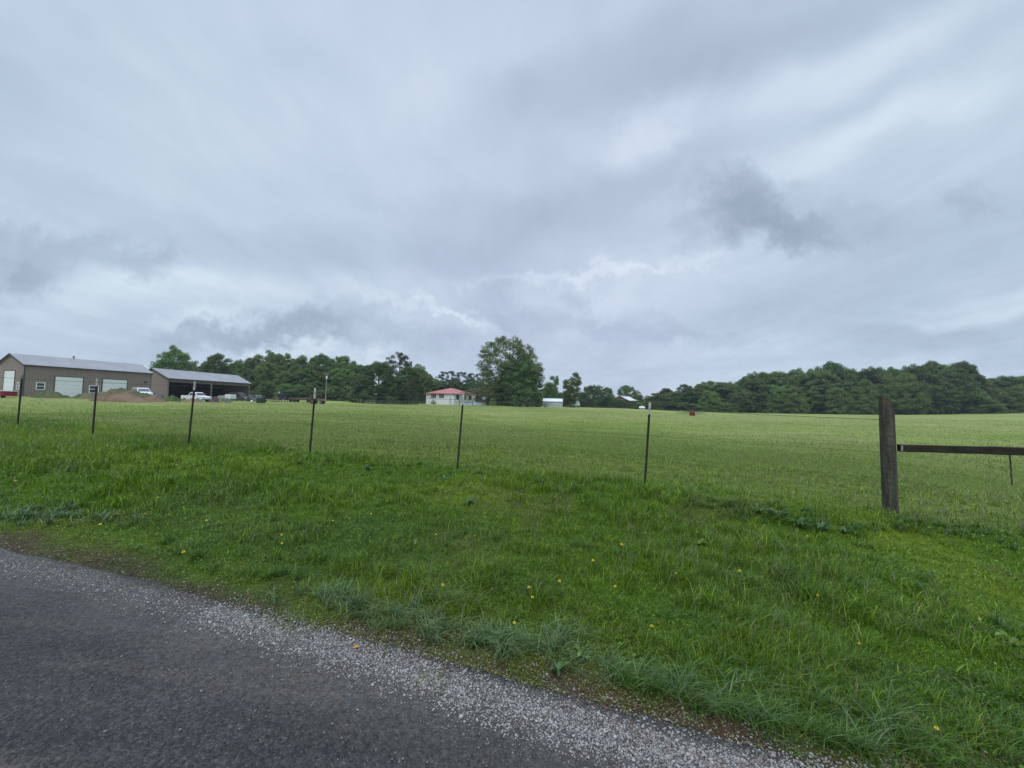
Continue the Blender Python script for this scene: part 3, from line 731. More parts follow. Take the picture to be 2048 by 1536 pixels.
# ------------------------------------------------------------------ trees
BARK = mat('bark', (.055, .045, .036), (.11, .095, .078), 1.5, .9, .5, 8, stretch=(3, 3, .6))
def make_tree(name, kind, Hh, Wd, base, nc, nl, ls, m, seed, cr=(.16, .25)):
    """unit tree around the origin, Hh metres tall; returns crown and trunk meshes"""
    r_ = np.random.default_rng(seed); C = []; R = []
    hc = Hh*(1-base); zc = Hh*base + hc/2
    lob = [(r_.uniform(0, 6.28), r_.uniform(-.6, .9), r_.uniform(.82, 1.10)) for _ in range(7)]
    tries = 0
    while len(C) < nc and tries < nc*30:
        tries += 1
        d = r_.normal(0, 1, 3); d /= np.linalg.norm(d); f = r_.uniform(.25, 1)**.30
        az = math.atan2(d[1], d[0]); e = 1.
        for (la, lz, lm) in lob:
            w = math.exp(-((math.remainder(az-la, 6.283))**2/.5 + (d[2]-lz)**2/.3)); e += (lm-1)*w
        if kind == 'round': p = np.array([d[0]*Wd/2, d[1]*Wd/2, d[2]*hc/2])*f*e; p[2] += zc
        elif kind == 'dome':      # widest low, to the ground
            zz = abs(d[2])**.9; p = np.array([d[0]*Wd/2, d[1]*Wd/2, 0])*f*e*(1.12-.25*zz); p[2] = Hh*base + zz*hc*f*e*.96 + .02*Hh
        elif kind == 'tall':
            zz = r_.uniform(0, 1); prof = (math.sin(math.pi*min(1, zz*.86+.14))**.55)*(1-.25*zz); p = np.array([math.cos(az)*Wd/2*prof*f*e, math.sin(az)*Wd/2*prof*f*e, Hh*base + zz*hc*.96])
        elif kind == 'pine':
            zz = r_.uniform(.0, 1); lay = zz; prof = (.35+.65*math.sin(math.pi*(lay*.8+.14))); p = np.array([math.cos(az)*Wd/2*prof*f*e, math.sin(az)*Wd/2*prof*f*e, Hh*base + lay*hc*.93])
        elif kind == 'fork':
            sgn = 1 if r_.random() < .55 else -1; zz = r_.uniform(0, 1); top = 1. if sgn > 0 else .74; zz *= top
            prof = .30+.20*math.sin(math.pi*zz/top); off = sgn*Wd*.22*zz
            p = np.array([math.cos(az)*Wd/2*prof*2*.5*f + off, math.sin(az)*Wd/2*prof*f, Hh*base + zz*hc*.95])
        C.append(p); R.append(Wd*r_.uniform(*cr)*.5*(1.0 if kind != 'pine' else .9))
    C = np.array(C); R = np.array(R)
    P = []; Nn = []
    for c, r in zip(C, R):
        k = int(nl*(r/(Wd*.085))**1.6); dd = r_.normal(0, 1, (k, 3)); dd[:, 2] = np.abs(dd[:, 2])*1.3 - .55; dd /= np.linalg.norm(dd, axis=1)[:, None]
        sq = np.array([1.12, 1.12, .95 if kind != 'pine' else .72])
        P.append(c + dd*sq*r*r_.uniform(.35, 1.1, (k, 1))); Nn.append(dd + np.array([0, 0, .5]))
    P = np.concatenate(P); Nn = np.concatenate(Nn)
    V = leafset(P, Nn, np.full(len(P), ls)); V[:, 2] = np.maximum(V[:, 2], .02)
    crown = np_mesh('crown', V, np.arange(len(V)), np.full(len(P), 4), m)
    # trunk and limbs
    mb = MB(); tr = Hh*.018 + .06; lean = r_.uniform(-.03, .03)
    topz = Hh*(.72 if kind != 'fork' else .45)
    mb.tube([(0, 0, -.4), (0, 0, .25), (lean*Hh*.3, 0, topz*.4), (lean*Hh*.6, .02*Hh, topz*.75), (lean*Hh, .01*Hh, topz)], [tr*1.5, tr*1.1, tr*.85, tr*.55, tr*.2], 8)
    order = r_.permutation(len(C))[:16 if kind in ('round', 'pine', 'fork') else 9]
    for i in order:
        c = C[i]; z0 = min(max(c[2]*.55, Hh*.12), topz*.9); f = z0/topz
        s0 = Vector((lean*Hh*f*.8, 0, z0)); e0 = Vector(c); mid = s0.lerp(e0, .5) + Vector((0, 0, -.04*Hh))
        mb.tube([s0, mid, e0], [tr*.42, tr*.25, tr*.08], 5)
    trunk = mb.build('trunk', BARK)
    root = empty(name, (0, 0, -200)); crown.parent = root; trunk.parent = root
    root['hh'] = Hh; root['wd'] = Wd
    return root
PROTOS = []
L_MID = leaf_mat('leaf_mid', (.105, .175, .045), (.18, .255, .07))
L_DARK = leaf_mat('leaf_dark', (.075, .135, .042), (.13, .20, .06))
L_LITE = leaf_mat('leaf_light', (.12, .195, .06), (.18, .25, .085))
L_PINE = leaf_mat('leaf_pine', (.045, .072, .045), (.075, .105, .06), .15)
L_OLIVE = leaf_mat('leaf_olive', (.12, .14, .065), (.20, .19, .11))
for i in range(4): PROTOS.append(make_tree('tree', 'round', 20, 13, .05, 120, 130, .46, L_MID, 10+i))
for i in range(3): PROTOS.append(make_tree('tree', 'dome', 17, 14, .0, 130, 130, .45, L_MID, 20+i))
for i in range(2): PROTOS.append(make_tree('tree', 'round', 20, 12, .02, 120, 130, .45, L_DARK, 30+i))
for i in range(2): PROTOS.append(make_tree('tree', 'tall', 21, 10, .02, 120, 120, .45, L_MID, 40+i))
for i in range(2): PROTOS.append(make_tree('tree', 'round', 19, 12, .05, 110, 120, .46, L_LITE, 50+i))
KIND = dict(round=(0,1,2,3), dome=(4,5,6), dark=(7,8), tall=(9,10), light=(11,12))
USED = set()
def place(proto, px, top, D, wpx, label, group=None, name='tree', cat='tree', rot=None, dy=0, sink=0.0, zsc=None):
    if id(proto) in USED: o = copy_tree(proto)
    else: o = proto; USED.add(id(proto))
    o.name = name
    base = ray(px, 815); X, Y = base.x*D, D + dy
    z0 = H(X, Y) - sink; zt = EYE + ray(px, top).z*Y
    X = ray(px, (top+815)/2).x*Y
    h = zt - z0; w = wpx/FPX*Y*(1.03)
    o.location = (X, Y, z0); o.rotation_euler = (0, 0, random.uniform(0, 6.28) if rot is None else rot)
    o.scale = (w/o['wd'], w/o['wd'], h/o['hh'])
    tag(o, label, cat, group)
    return o
def strip_props():
    for o in bpy.data.objects:
        for k in ('hh', 'wd'):
            if k in o: del o[k]

GR = 'leafy trees of the dense wood beyond the right side of the pasture'
LR = 'leafy tree packed into the dense dark wood along the right edge of the pasture'
edge = [(1313,786),(1330,776),(1348,780),(1367,771),(1388,776),(1402,768),(1420,760),(1438,766),(1452,764),(1472,757),(1492,752),(1508,745),(1528,744),(1548,742),
        (1568,738),(1588,741),(1606,739),(1626,737),(1645,734),(1665,728),(1682,732),(1702,739),(1722,742),(1742,735),(1765,736),(1785,733),(1808,734),(1830,730),
        (1858,725),(1886,729),(1908,724),(1926,728),(1945,756),(1968,762),(1985,756),(2006,753),(2030,754),(2052,751),(2080,748),(2110,745)]
PAL = ['round', 'tall', 'dome', 'dark', 'round', 'tall', 'light', 'dark', 'round', 'dome', 'tall', 'dark']
for i, (px, top) in enumerate(edge):
    kind = PAL[i % len(PAL)]
    if px > 1940 and kind == 'light': kind = 'dark'
    D = 196 - 24*max(0, min(1, (px-1400)/500)) + random.uniform(-3, 6)
    place(PROTOS[random.choice(KIND[kind])], px+random.uniform(-3, 3), top, D, random.uniform(38, 56), LR, GR)
for i in range(34):      # lower crowns in front, down to the grass
    px = 1330 + i*22.5 + random.uniform(-6, 6)
    base_top = np.interp(px, [e[0] for e in edge], [e[1] for e in edge])
    D = 186 - 24*max(0, min(1, (px-1400)/500)) + random.uniform(-4, 2)
    place(PROTOS[random.choice(KIND[random.choice(['dome', 'dome', 'dark', 'round'])])], px, base_top + random.uniform(14, 44), D, random.uniform(36, 58), LR, GR)
for i in range(28):      # trunks and crowns deeper in
    px = 1330 + i*28 + random.uniform(-8, 8)
    base_top = np.interp(px, [e[0] for e in edge], [e[1] for e in edge])
    D = 210 - 24*max(0, min(1, (px-1400)/500))
    place(PROTOS[random.choice(KIND['dark'])], px, base_top + random.uniform(3, 12), D, 52, LR, GR)

GL = 'leafy trees of the wood behind the open sheds'
LL_ = 'leafy tree standing in the tall green wood behind the open-fronted shed'
edgeL = [(395,724),(412,722),(470,722),(488,718),(508,712),(528,702),(545,704),(560,712),(578,709),(596,711),(612,714),(628,710),(645,712),(662,716),(680,709),(697,714),(712,730),(724,733),(845,745),(858,752)]
for i, (px, top) in enumerate(edgeL):
    place(PROTOS[random.choice(KIND[['round','tall','dark','round','light'][i % 5]])], px, top, 168+random.uniform(-6, 6), random.uniform(34, 48), LL_, GL)
for i in range(20):
    px = 400 + i*17 + random.uniform(-4, 4); bt = np.interp(px, [e[0] for e in edgeL], [e[1] for e in edgeL])
    place(PROTOS[random.choice(KIND[['dark','dome','round'][i % 3]])], px, bt + random.uniform(14, 34), 156+random.uniform(-4, 4), random.uniform(34, 50), LL_, GL)
for i in range(14):
    px = 505 + i*16 + random.uniform(-4, 4)
    place(PROTOS[random.choice(KIND[['light','dome','dark'][i % 3]])], px, random.uniform(762, 782), 147+random.uniform(-3, 3), random.uniform(26, 38), 'low bushy tree at the foot of the wood behind the parked vehicles', 'low growth at the foot of the left wood')
for i in range(12):
    px = 300 + i*38
    place(PROTOS[random.choice(KIND['dark'])], px, (752 if px < 345 else 735), 188, 62, LL_, GL)
place(PROTOS[0], 350, 695, 150, 60, 'tall round-topped tree rising behind the roof gap between the two metal sheds', rot=1.)
place(PROTOS[3], 330, 722, 158, 46, 'shorter tree half hidden on the left of the tall round-topped tree')
place(PROTOS[8], 436, 711, 150, 50, 'bushy tree whose rounded top shows over the open shed roof')
place(PROTOS[1], 385, 728, 150, 38, 'low-topped tree directly right of the tall round-topped one behind the sheds')
place(PROTOS[4], 310, 748, 160, 46, 'low spreading tree just visible over the end of the workshop roof')
# near the house
DOME = make_tree('oak_tree', 'dome', 17, 17, .0, 240, 230, .42, leaf_mat('leaf_oak', (.060, .105, .034), (.095, .15, .046)), 61, (.13, .19))
place(DOME, 757, 723, 132, 92, 'broad dark dome-shaped tree reaching to the ground left of the red-roofed house', name='oak_tree', rot=.5)
t_ = make_tree('tree', 'round', 20, 14, .3, 130, 150, .38, leaf_mat('leaf_top', (.055, .085, .03), (.10, .14, .05)), 62, (.10, .16))
place(t_, 797, 706, 152, 62, 'taller tree with a loose open top rising behind the dark dome-shaped tree')
t_ = make_tree('tree', 'round', 17, 10, .05, 120, 120, .40, leaf_mat('leaf_fresh', (.07, .13, .03), (.12, .19, .05)), 63)
place(t_, 815, 733, 136, 48, 'fresh green tree leaning out beside the dark dome-shaped tree')
place(copy_tree(t_), 800, 752, 131, 36, 'smaller olive green tree overlapping the right flank of the dark dome')
t_ = make_tree('tree', 'dome', 17, 11, .0, 110, 120, .42, L_MID, 64)
place(t_, 836, 727, 171, 48, 'sloping tree at the right end of the group left of the house')
place(copy_tree(t_), 855, 742, 176, 34, 'narrow tree behind the left corner of the red-roofed house')
PINE = make_tree('pine_tree', 'pine', 17, 14, .36, 110, 150, .34, L_PINE, 65, (.11, .19))
place(PINE, 893, 740, 185, 46, 'umbrella-crowned pine standing behind the red roof of the house', name='pine_tree', rot=1)
place(copy_tree(PINE), 926, 742, 188, 42, 'pine between the umbrella-crowned pine and the huge round tree', name='pine_tree', rot=2.6)
place(copy_tree(PINE), 948, 745, 192, 34, 'pine half hidden against the left flank of the huge round tree', name='pine_tree', rot=4.)
for i, px in enumerate((868, 880, 900, 918, 935, 952, 966)):
    place(PROTOS[random.choice(KIND['dark'])], px, 757+random.uniform(4, 10), 178, 40, 'dark rounded tree in the low row behind the red-roofed house', 'dark trees behind the house')
BIG = make_tree('pecan_tree', 'round', 24, 23, .02, 640, 150, .42, leaf_mat('leaf_pecan', (.11, .165, .045), (.17, .225, .07)), 66, (.06, .11))
place(BIG, 1021, 674, 140, 140, 'huge round-crowned tree with sky showing through it right of the house', name='pecan_tree', rot=.3)
INN = make_tree('tree', 'dome', 17, 16, .0, 230, 220, .42, L_DARK, 67, (.13, .19))
place(INN, 1040, 706, 133, 86, 'dense dark tree filling the lower right of the huge round crown', rot=.3)
place(copy_tree(INN), 1005, 760, 130, 66, 'low dark tree under the left side of the huge round crown', rot=2)
t_ = make_tree('willow_tree', 'round', 8, 11, .18, 70, 50, .34, L_OLIVE, 68, (.12, .2))
place(t_, 955, 773, 128, 66, 'small olive-brown spreading tree beside the pool at the house', name='willow_tree')
t_ = make_tree('crape_myrtle', 'round', 9, 7, .25, 45, 36, .34, leaf_mat('leaf_grey', (.085, .085, .05), (.13, .12, .075)), 69)
place(t_, 819, 762, 126, 26, 'small brownish bare-looking tree in front of the fresh green tree', name='small_tree')
FORK = make_tree('tree', 'fork', 14, 10, .05, 130, 120, .34, L_MID, 70, (.16, .26))
place(FORK, 1101, 751, 165, 34, 'slim two-pronged tree just right of the huge round tree', rot=.0)
F2 = make_tree('tree', 'fork', 15, 10, .08, 130, 120, .34, L_MID, 71, (.16, .26))
place(F2, 1142, 745, 150, 42, 'forked upright tree standing right of the white metal shed', rot=0)
t_ = make_tree('tree', 'dome', 10, 14, .0, 160, 110, .38, leaf_mat('leaf_bush', (.06, .11, .032), (.10, .155, .05)), 72, (.12, .18))
place(t_, 1186, 768, 168, 66, 'wide bright green bushy tree between the forked tree and the open barn')
place(PROTOS[9], 1215, 774, 176, 30, 'dark tree sloping down on the right of the wide bushy tree')
place(PROTOS[2], 1253, 770, 190, 34, 'tree with a thin uneven top rising behind the open barn roof')
place(PROTOS[5], 1272, 782, 188, 34, 'rounded tree behind the right end of the open barn roof')
for px, tp in ((1075,772),(1088,768),(1110,772),(1124,776),(1160,778),(1200,786),(1228,786),(1240,786),(1262,787),(1288,789),(1300,788),(1312,786),(1325,790)):
    place(PROTOS[random.choice(KIND[random.choice(['dark','dome','round'])])], px, tp+8, 198, 36, 'rounded tree in the distant low tree line between the huge tree and the right wood', 'distant low tree line')
for px, tp in ((1110,800),(1135,800),(1165,802),(1205,803),(1240,806),(1270,808),(1300,806)):
    place(PROTOS[random.choice(KIND['dome'])], px, tp-6, 178, 44, 'dark low thicket under the distant tree line in the middle of the view', 'dark thickets under the distant tree line')
t_ = make_tree('small_tree', 'dome', 6, 7, .0, 40, 40, .35, L_LITE, 73)
place(t_, 722, 798, 124, 9, 'small round shrub by the left end of the wooden rail fence', name='shrub', cat='shrub')
place(copy_tree(t_), 985, 797, 118, 16, 'low green bush at the right end of the pool', name='shrub', cat='shrub')
place(copy_tree(t_), 866, 799, 146, 9, 'small bush against the white wall under the house windows', name='shrub', cat='shrub')
for i in range(38):
    px = 690 + i*17.5 + random.uniform(-5, 5)
    if px > 1000 and i % 3 == 0: continue
    place(PROTOS[random.choice(KIND['dome'])], px, random.uniform(787, 793) + (px > 1000)*8, 203, 40, 'low dark tree in the far hedge line closing the pasture behind the house and barn', 'far hedge line trees')
for i in range(8):
    px = 698 + i*17.5
    place(PROTOS[random.choice(KIND['dome'])], px, random.uniform(778, 788), 148, 34, 'dark leafy bush filling the ground under the trees left of the house', 'bushes under the trees left of the house')
for p in PROTOS:
    if id(p) not in USED: place(p, 1700, 745, 205, 40, LR, GR)
strip_props()

# ------------------------------------------------------------------ buildings
TAN = mat('tan_siding', (.262, .208, .188), (.288, .23, .208), .5, .55, rib=.15)
TAND = mat('dark_trim', (.060, .058, .062), (.075, .072, .075), 2, .5)
ROOFG = mat('grey_roof_metal', (.26, .265, .29), (.31, .315, .34), .4, .42, rib=.22, spec=.4)
WHITE = mat('white_paint', (.72, .74, .76), (.80, .82, .84), 1.2, .5)
WHITED = mat('white_door', (.76, .79, .81), (.82, .84, .85), .8, .5)
GLASS = mat('dark_glass', (.02, .024, .03), (.05, .06, .07), 2, .12, spec=.6)
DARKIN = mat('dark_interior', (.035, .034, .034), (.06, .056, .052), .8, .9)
CONC = mat('concrete', (.28, .27, .25), (.36, .35, .33), 1, .85)
def hit(loc, dirx, px, py):
    """where the sight line of a photo pixel meets the vertical plane through loc along dirx"""
    r = ray(px, py); nx, ny = -dirx.y, dirx.x
    k = (loc.x*nx + loc.y*ny)/(r.x*nx + r.y*ny)
    P = Vector((r.x*k, r.y*k, EYE + r.z*k)) - loc
    return P.x*dirx.x + P.y*dirx.y, P.z
def panel(parent, name, m, a0, a1, z0, z1, b=-.03, th=.05, axis='a', label=None, bev=0):
    mb = MB()
    if axis == 'a': mb.box(a0, b, z0, a1, b+th, z1)
    else: mb.box(b, a0, z0, b+th, a1, z1)
    return mb.build(name, m, parent, bevel=bev, label=label)
def gable_shed(root, L, Wd, eave, ridge, wallm, roofm, over=.25, front_open=None, name_roof='roof'):
    """long side along local x, depth along +y; returns nothing, parts parented"""
    T = .12
    if front_open is None:
        mb = MB(); mb.box(0, 0, -1, L, T, eave); mb.build('wall', wallm, root)
    mb = MB(); mb.box(0, Wd-T, -1, L, Wd, eave); mb.build('wall', wallm, root)
    for x in (0, L-T):
        mb = MB(); mb.prism([(x, T+.002, -1), (x, Wd-T-.002, -1), (x, Wd-T-.002, eave+.02), (x, Wd/2, ridge-.02), (x, T+.002, eave+.02)], (T, 0, 0)); mb.build('gable_wall', wallm, root)
    sl = (ridge-eave)/(Wd/2); mb = MB(); t = .09
    y0, y1 = -over, Wd+over; z0 = eave - sl*over
    mb.prism([(-over, y0, z0+.03), (-over, Wd/2, ridge+.03), (-over, y1, z0+.03), (-over, y1, z0+.03+t), (-over, Wd/2, ridge+.03+t), (-over, y0, z0+.03+t)], (L+2*over, 0, 0))
    r = mb.build(name_roof, roofm, root)
    mb = MB(); mb.box(-over-.01, y0-.05, z0-.10, L+over+.01, y0-.003, z0+.11); mb.build('eave_trim', TAND, r)
    for x in (-over-.04, L+over+.003):
        mb = MB(); mb.prism([(x, y0, z0-.08), (x, Wd/2, ridge-.08), (x, y1, z0-.08), (x, y1, z0+.02), (x, Wd/2, ridge+.13), (x, y0, z0+.13)], (.04, 0, 0)); mb.build('gable_trim', TAND, r)
    return r
def window(parent, a0, a1, z0, z1, b=-.06, axis='a', fm=None):
    fm = fm or WHITE; f = .11; mb = MB()
    def bx(p0, q0, p1, q1, bb, th):
        if axis == 'a': mb.box(p0, bb, q0, p1, bb+th, q1)
        else: mb.box(bb, p0, q0, bb+th, p1, q1)
    bx(a0, z0, a0+f, z1, b, .07); bx(a1-f, z0, a1, z1, b, .07); bx(a0+f, z1-f, a1-f, z1, b, .07); bx(a0+f, z0, a1-f, z0+f, b, .07)
    zc = (z0+z1)/2; bx(a0+f, zc-.05, a1-f, zc+.05, b+.005, .06)
    w = mb.build('window', fm, parent)
    mb = MB(); bx(a0+f, z0+f, a1-f, z1-f, b+.03, .03); mb.build('pane', GLASS, w)
    return w

# workshop
C = pt(50, 729, 62); C2 = pt(303, 748, 78.5); gz = H(C.x, C.y)
dv = Vector((C2.x-C.x, C2.y-C.y, 0)); Lw = dv.length; dv.normalize(); rz = math.atan2(dv.y, dv.x)
WL = Vector((C.x, C.y, min(gz, pt(50, 788, 62).z)))
ws = empty('workshop', WL, rz, 'long tan metal workshop with a grey gable roof and white roll-up doors', 'building')
eav = C.z - WL.z; Wb = 2*3.9
gdir = Vector((-dv.y, dv.x, 0))
sp_, zp_ = hit(WL, gdir, 23, 708)
Wb = 2*sp_; rdg = zp_
roofw = gable_shed(ws, Lw, Wb, eav, rdg, TAN, ROOFG)
for x in (0, Lw):
    mb = MB(); mb.box(x-.06, -.05, -.3, x+.10, .08, eav-.1); mb.build('corner_trim', TAND if x == 0 else mat('tan_trim', (.20, .17, .145), None, 2, .6), ws)
def opening(px0, px1, yt, yb, kind, lab=None):
    pm = (px0+px1)/2
    a0, z1 = hit(WL, dv, px0, yt); a1, _ = hit(WL, dv, px1, yt); _, zt = hit(WL, dv, pm, yt); _, zb = hit(WL, dv, pm, yb)
    if kind == 'door':
        mb = MB(); mb.box(a0-.12, -.045, -.3, a0, .02, zt+.12); mb.box(a1, -.045, -.3, a1+.12, .02, zt+.12); mb.box(a0, -.045, zt, a1, .02, zt+.12)
        d = panel(ws, 'garage_door', WHITED, a0, a1, -.3, zt, -.025)
        d['label'] = lab
        f = mb.build('door_frame', TAND, d); zz = .65
        mb = MB()
        while zz < zt: mb.box(a0, -.031, zz, a1, -.027, zz+.03); zz += .72
        mb.build('panel_seam', mat('seam', (.42,.44,.47), None, 2, .6), d)
    else: window(ws, a0, a1, zb, zt)
opening(111, 166, 754.5, 782, 'door', 'wide white roll-up door left of the middle of the long wall')
opening(206, 254, 759.5, 783, 'door', 'white roll-up door nearer the right end of the long wall')
opening(72, 90.5, 765, 779.5, 'win'); opening(178, 198, 771, 786, 'win')
a0, z1 = hit(WL, gdir, 30.5, 741.5); a1, _ = hit(WL, gdir, 10, 741.5)
d = panel(ws, 'garage_door', WHITED, a0, a1, -.3, z1, -.03, .06, 'b', 'tall narrow-looking white roll-up door in the gable end')
mb = MB(); zz = .7
while zz < z1: mb.box(-.036, a0, zz, -.031, a1, zz+.03); zz += .75
mb.build('panel_seam', MATS['seam'], d)
mb = MB(); mb.box(-.05, a1, -.3, .02, a1+.15, z1+.12); mb.box(-.05, a0-.12, -.3, .02, a0, z1+.12); mb.box(-.05, a0, z1, .02, a1, z1+.12); mb.build('door_frame', TAND, d)
a0, z1 = hit(WL, gdir, 39.5, 764); a1, _ = hit(WL, gdir, 35, 764); _, z0 = hit(WL, gdir, 37, 779)
window(ws, a0, a1, z0, z1, -.06, 'b')
a0, _ = hit(WL, dv, 175, 720); mb = MB(); mb.tube([(a0, Wb/2, rdg-.2), (a0, Wb/2, rdg+.45)], .10, 10); mb.lathe([(.19, 0), (.17, .08), (.02, .2)], 10, (a0, Wb/2, rdg+.46)); mb.build('vent_pipe', mat('vent_metal', (.20,.18,.20), None, 4, .5, metal=.5), roofw)
a0, z0 = hit(WL, dv, 291, 764); mb = MB(); mb.box(a0-.25, -.22, z0-.15, a0+.25, -.01, z0+.12); mb.build('wall_light', TAND, ws, bevel=.03)

# open-fronted shed
C = pt(337, 756, 86); C2 = pt(500, 768, 107)
dv2 = Vector((C2.x-C.x, C2.y-C.y, 0)); Ls = dv2.length; dv2.normalize(); rz2 = math.atan2(dv2.y, dv2.x)
SL = Vector((C.x, C.y, pt(337, 800, 86).z)); eav2 = C.z-SL.z
gd2 = Vector((-dv2.y, dv2.x, 0)); sp_, zp_ = hit(SL, gd2, 306, 737); Wb2, rdg2 = 2*sp_, zp_
sh = empty('open_shed', SL, rz2, 'tan open-fronted equipment shed with a grey roof and two dark bays', 'building')
gable_shed(sh, Ls, Wb2, eav2, rdg2, TAN, ROOFG, .3, front_open=True)
_, zh = hit(SL, dv2, 340, 764)
mb = MB(); mb.box(.13, .0, zh, Ls-.13, .12, eav2-.02); mb.build('header_beam', mat('header', (.16, .13, .115), (.20,.165,.145), 1, .7), sh)
am, _ = hit(SL, dv2, 424, 765)
for a, w in ((.0, .22), (am-.2, .34), (Ls-.28, .28)):
    mb = MB(); mb.box(a, -.01, -.6, a+w, .2, zh); mb.build('support_post', mat('shed_post', (.19, .155, .13), (.24,.20,.17), 2, .7), sh)
for k in range(1, 7):
    a = Ls*k/7
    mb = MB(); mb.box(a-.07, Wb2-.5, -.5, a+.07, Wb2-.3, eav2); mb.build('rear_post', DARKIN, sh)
mb = MB(); mb.box(.13, .15, eav2-.12, Ls-.13, Wb2-.13, eav2-.05); mb.build('shade_ceiling', DARKIN, sh)  # dark sheet, its colour stands for the shade under the roof
mb = MB(); mb.box(.13, Wb2-.20, -.6, Ls-.13, Wb2-.13, eav2-.15); mb.build('shade_backing', DARKIN, sh)  # added dark sheet, the bays' inner shade is put into its colour
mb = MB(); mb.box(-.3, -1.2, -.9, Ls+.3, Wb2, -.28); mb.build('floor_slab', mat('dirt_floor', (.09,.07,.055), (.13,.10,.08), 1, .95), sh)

# house
HL = pt(851.5, 808.5, 155); HRt = pt(907, 809.5, 148.5)
dh = Vector((HRt.x-HL.x, HRt.y-HL.y, 0)); Lh = dh.length; dh.normalize(); rzh = math.atan2(dh.y, dh.x)
hs = empty('house', HL, rzh, 'white two-level house with a pinkish red metal hip roof and black shutters', 'house')
HW = mat('house_siding', (.76, .79, .81), (.84, .86, .88), .6, .6)
_, ze = hit(HL, dh, 880, 787); LB = 15.
mb = MB(); mb.box(0, 0, -1, Lh, LB, ze); mb.build('wall', HW, hs)
ov = .55
sx, zr = hit(HL, dh, 890, 776.2)
zr = zr + .35; hw = Lh/2
mb = MB(); e = [(-ov,-ov),(Lh+ov,-ov),(Lh+ov,LB+ov),(-ov,LB+ov)]
mb.add([(x, y, ze-.12) for x, y in e] + [(x, y, ze+.06) for x, y in e] + [(hw, hw, zr), (hw, LB-hw, zr)],
       [(3,2,1,0),(0,1,5,4),(1,2,6,5),(2,3,7,6),(3,0,4,7),(4,5,8),(5,6,9,8),(6,7,9),(7,4,8,9)])
mb.build('roof', mat('red_roof', (.42, .12, .11), (.48, .17, .16), .35, .38, rib=.25, spec=.5), hs)
SHUT = mat('shutter', (.015, .02, .02), None, 3, .6)
for p0, p1 in ((862.5, 872.3), (878.3, 888.2)):
    a0, z1 = hit(HL, dh, p0, 788); a1, _ = hit(HL, dh, p1, 788); _, z0 = hit(HL, dh, (p0+p1)/2, 796.3)
    w = (a1-a0)*.17
    window(hs, a0+w, a1-w, z0, z1)
    panel(hs, 'shutter', SHUT, a0, a0+w-.02, z0, z1, -.06, .05); panel(hs, 'shutter', SHUT, a1-w+.02, a1, z0, z1, -.06, .05)
a0, z1 = hit(HL, dh, 899, 794.5); a1, _ = hit(HL, dh, 903.5, 795); panel(hs, 'door', mat('dim_door', (.42,.46,.50), None, 3, .6), a0, a1, -.2, z1, -.04, .05)
for y0 in (2., 6.5, 10.5):
    mb = MB(); mb.box(Lh-.01, y0, 2.2 if ze > 3.5 else .9, Lh+.05, y0+1.1, ze-.45); w = mb.build('window', GLASS, hs)
    for yy in (y0-.4, y0+1.15): mb = MB(); mb.box(Lh-.01, yy, 2.2 if ze > 3.5 else .9, Lh+.06, yy+.35, ze-.45); mb.build('shutter', SHUT, hs)
a0, z1 = hit(HL, dh, 866, 803); a1, _ = hit(HL, dh, 873, 803); panel(hs, 'vent_grille', mat('grille', (.25,.27,.24), None, 6, .7), a0, a1, .2, z1, -.05, .05)

# red outbuilding behind the willow
def simple_shed(name, px, py, D, rz, L, Wd, e, r, wm, rm, label, cat='shed', open_=False, over=.3):
    p = pt(px, py, D); p.z = H(p.x, p.y) - .05
    o = empty(name, p, rz, label, cat)
    if not open_: gable_shed(o, L, Wd, e, r, wm, rm, over, name_roof='roof')
    else:
        for x in (.1, L/2, L-.3):
            for y in (.1, Wd-.3):
                mb = MB(); mb.box(x, y, -.5, x+.2, y+.2, e); mb.build('support_post', wm, o)
        for x in (0, L-.08):
            mb = MB(); mb.prism([(x, 0, e), (x, Wd, e), (x, Wd/2, r-.03)], (.08, 0, 0)); mb.build('gable_wall', wm, o)
        mb = MB(); sl = (r-e)/(Wd/2)
        mb.prism([(-over, -over, e-sl*over+.03), (-over, Wd/2, r+.03), (-over, Wd+over, e-sl*over+.03), (-over, Wd+over, e-sl*over+.12), (-over, Wd/2, r+.12), (-over, -over, e-sl*over+.12)], (L+2*over, 0, 0)); mb.build('roof', rm, o)
    return o
RED = mat('red_boards', (.22, .055, .05), (.30, .085, .075), 1, .8)
RUST = mat('rusty_tin', (.13, .085, .07), (.22, .15, .125), .7, .7)
TINW = mat('pale_tin', (.50, .55, .60), (.60, .65, .70), .4, .4, rib=.2)
TINR = mat('bright_tin', (.66, .70, .74), (.74, .78, .82), .4, .35)
simple_shed('red_shed', 962, 811, 150, -.3, 6, 5, 2.2, 3.1, RED, mat('old_tin', (.35,.34,.33), (.45,.44,.42), .6, .5), 'low red-walled outbuilding with a faded roof half hidden behind the olive-brown tree')
simple_shed('red_shed', 990, 811, 146, -.3, 5, 4, 1.6, 2.2, mat('maroon', (.12,.045,.04), None, 1, .8), MATS['old_tin'], 'small dark red lean-to under the left edge of the huge round tree')
o = simple_shed('metal_shed', 1084, 815, 148, -.12, 7.8, 4.6, 2.3, 3.45, TINW, TINR, 'small pale metal shed with a bright white roof right of the huge round tree', over=.08)
o.location.z = pt(1084, 815, 148).z
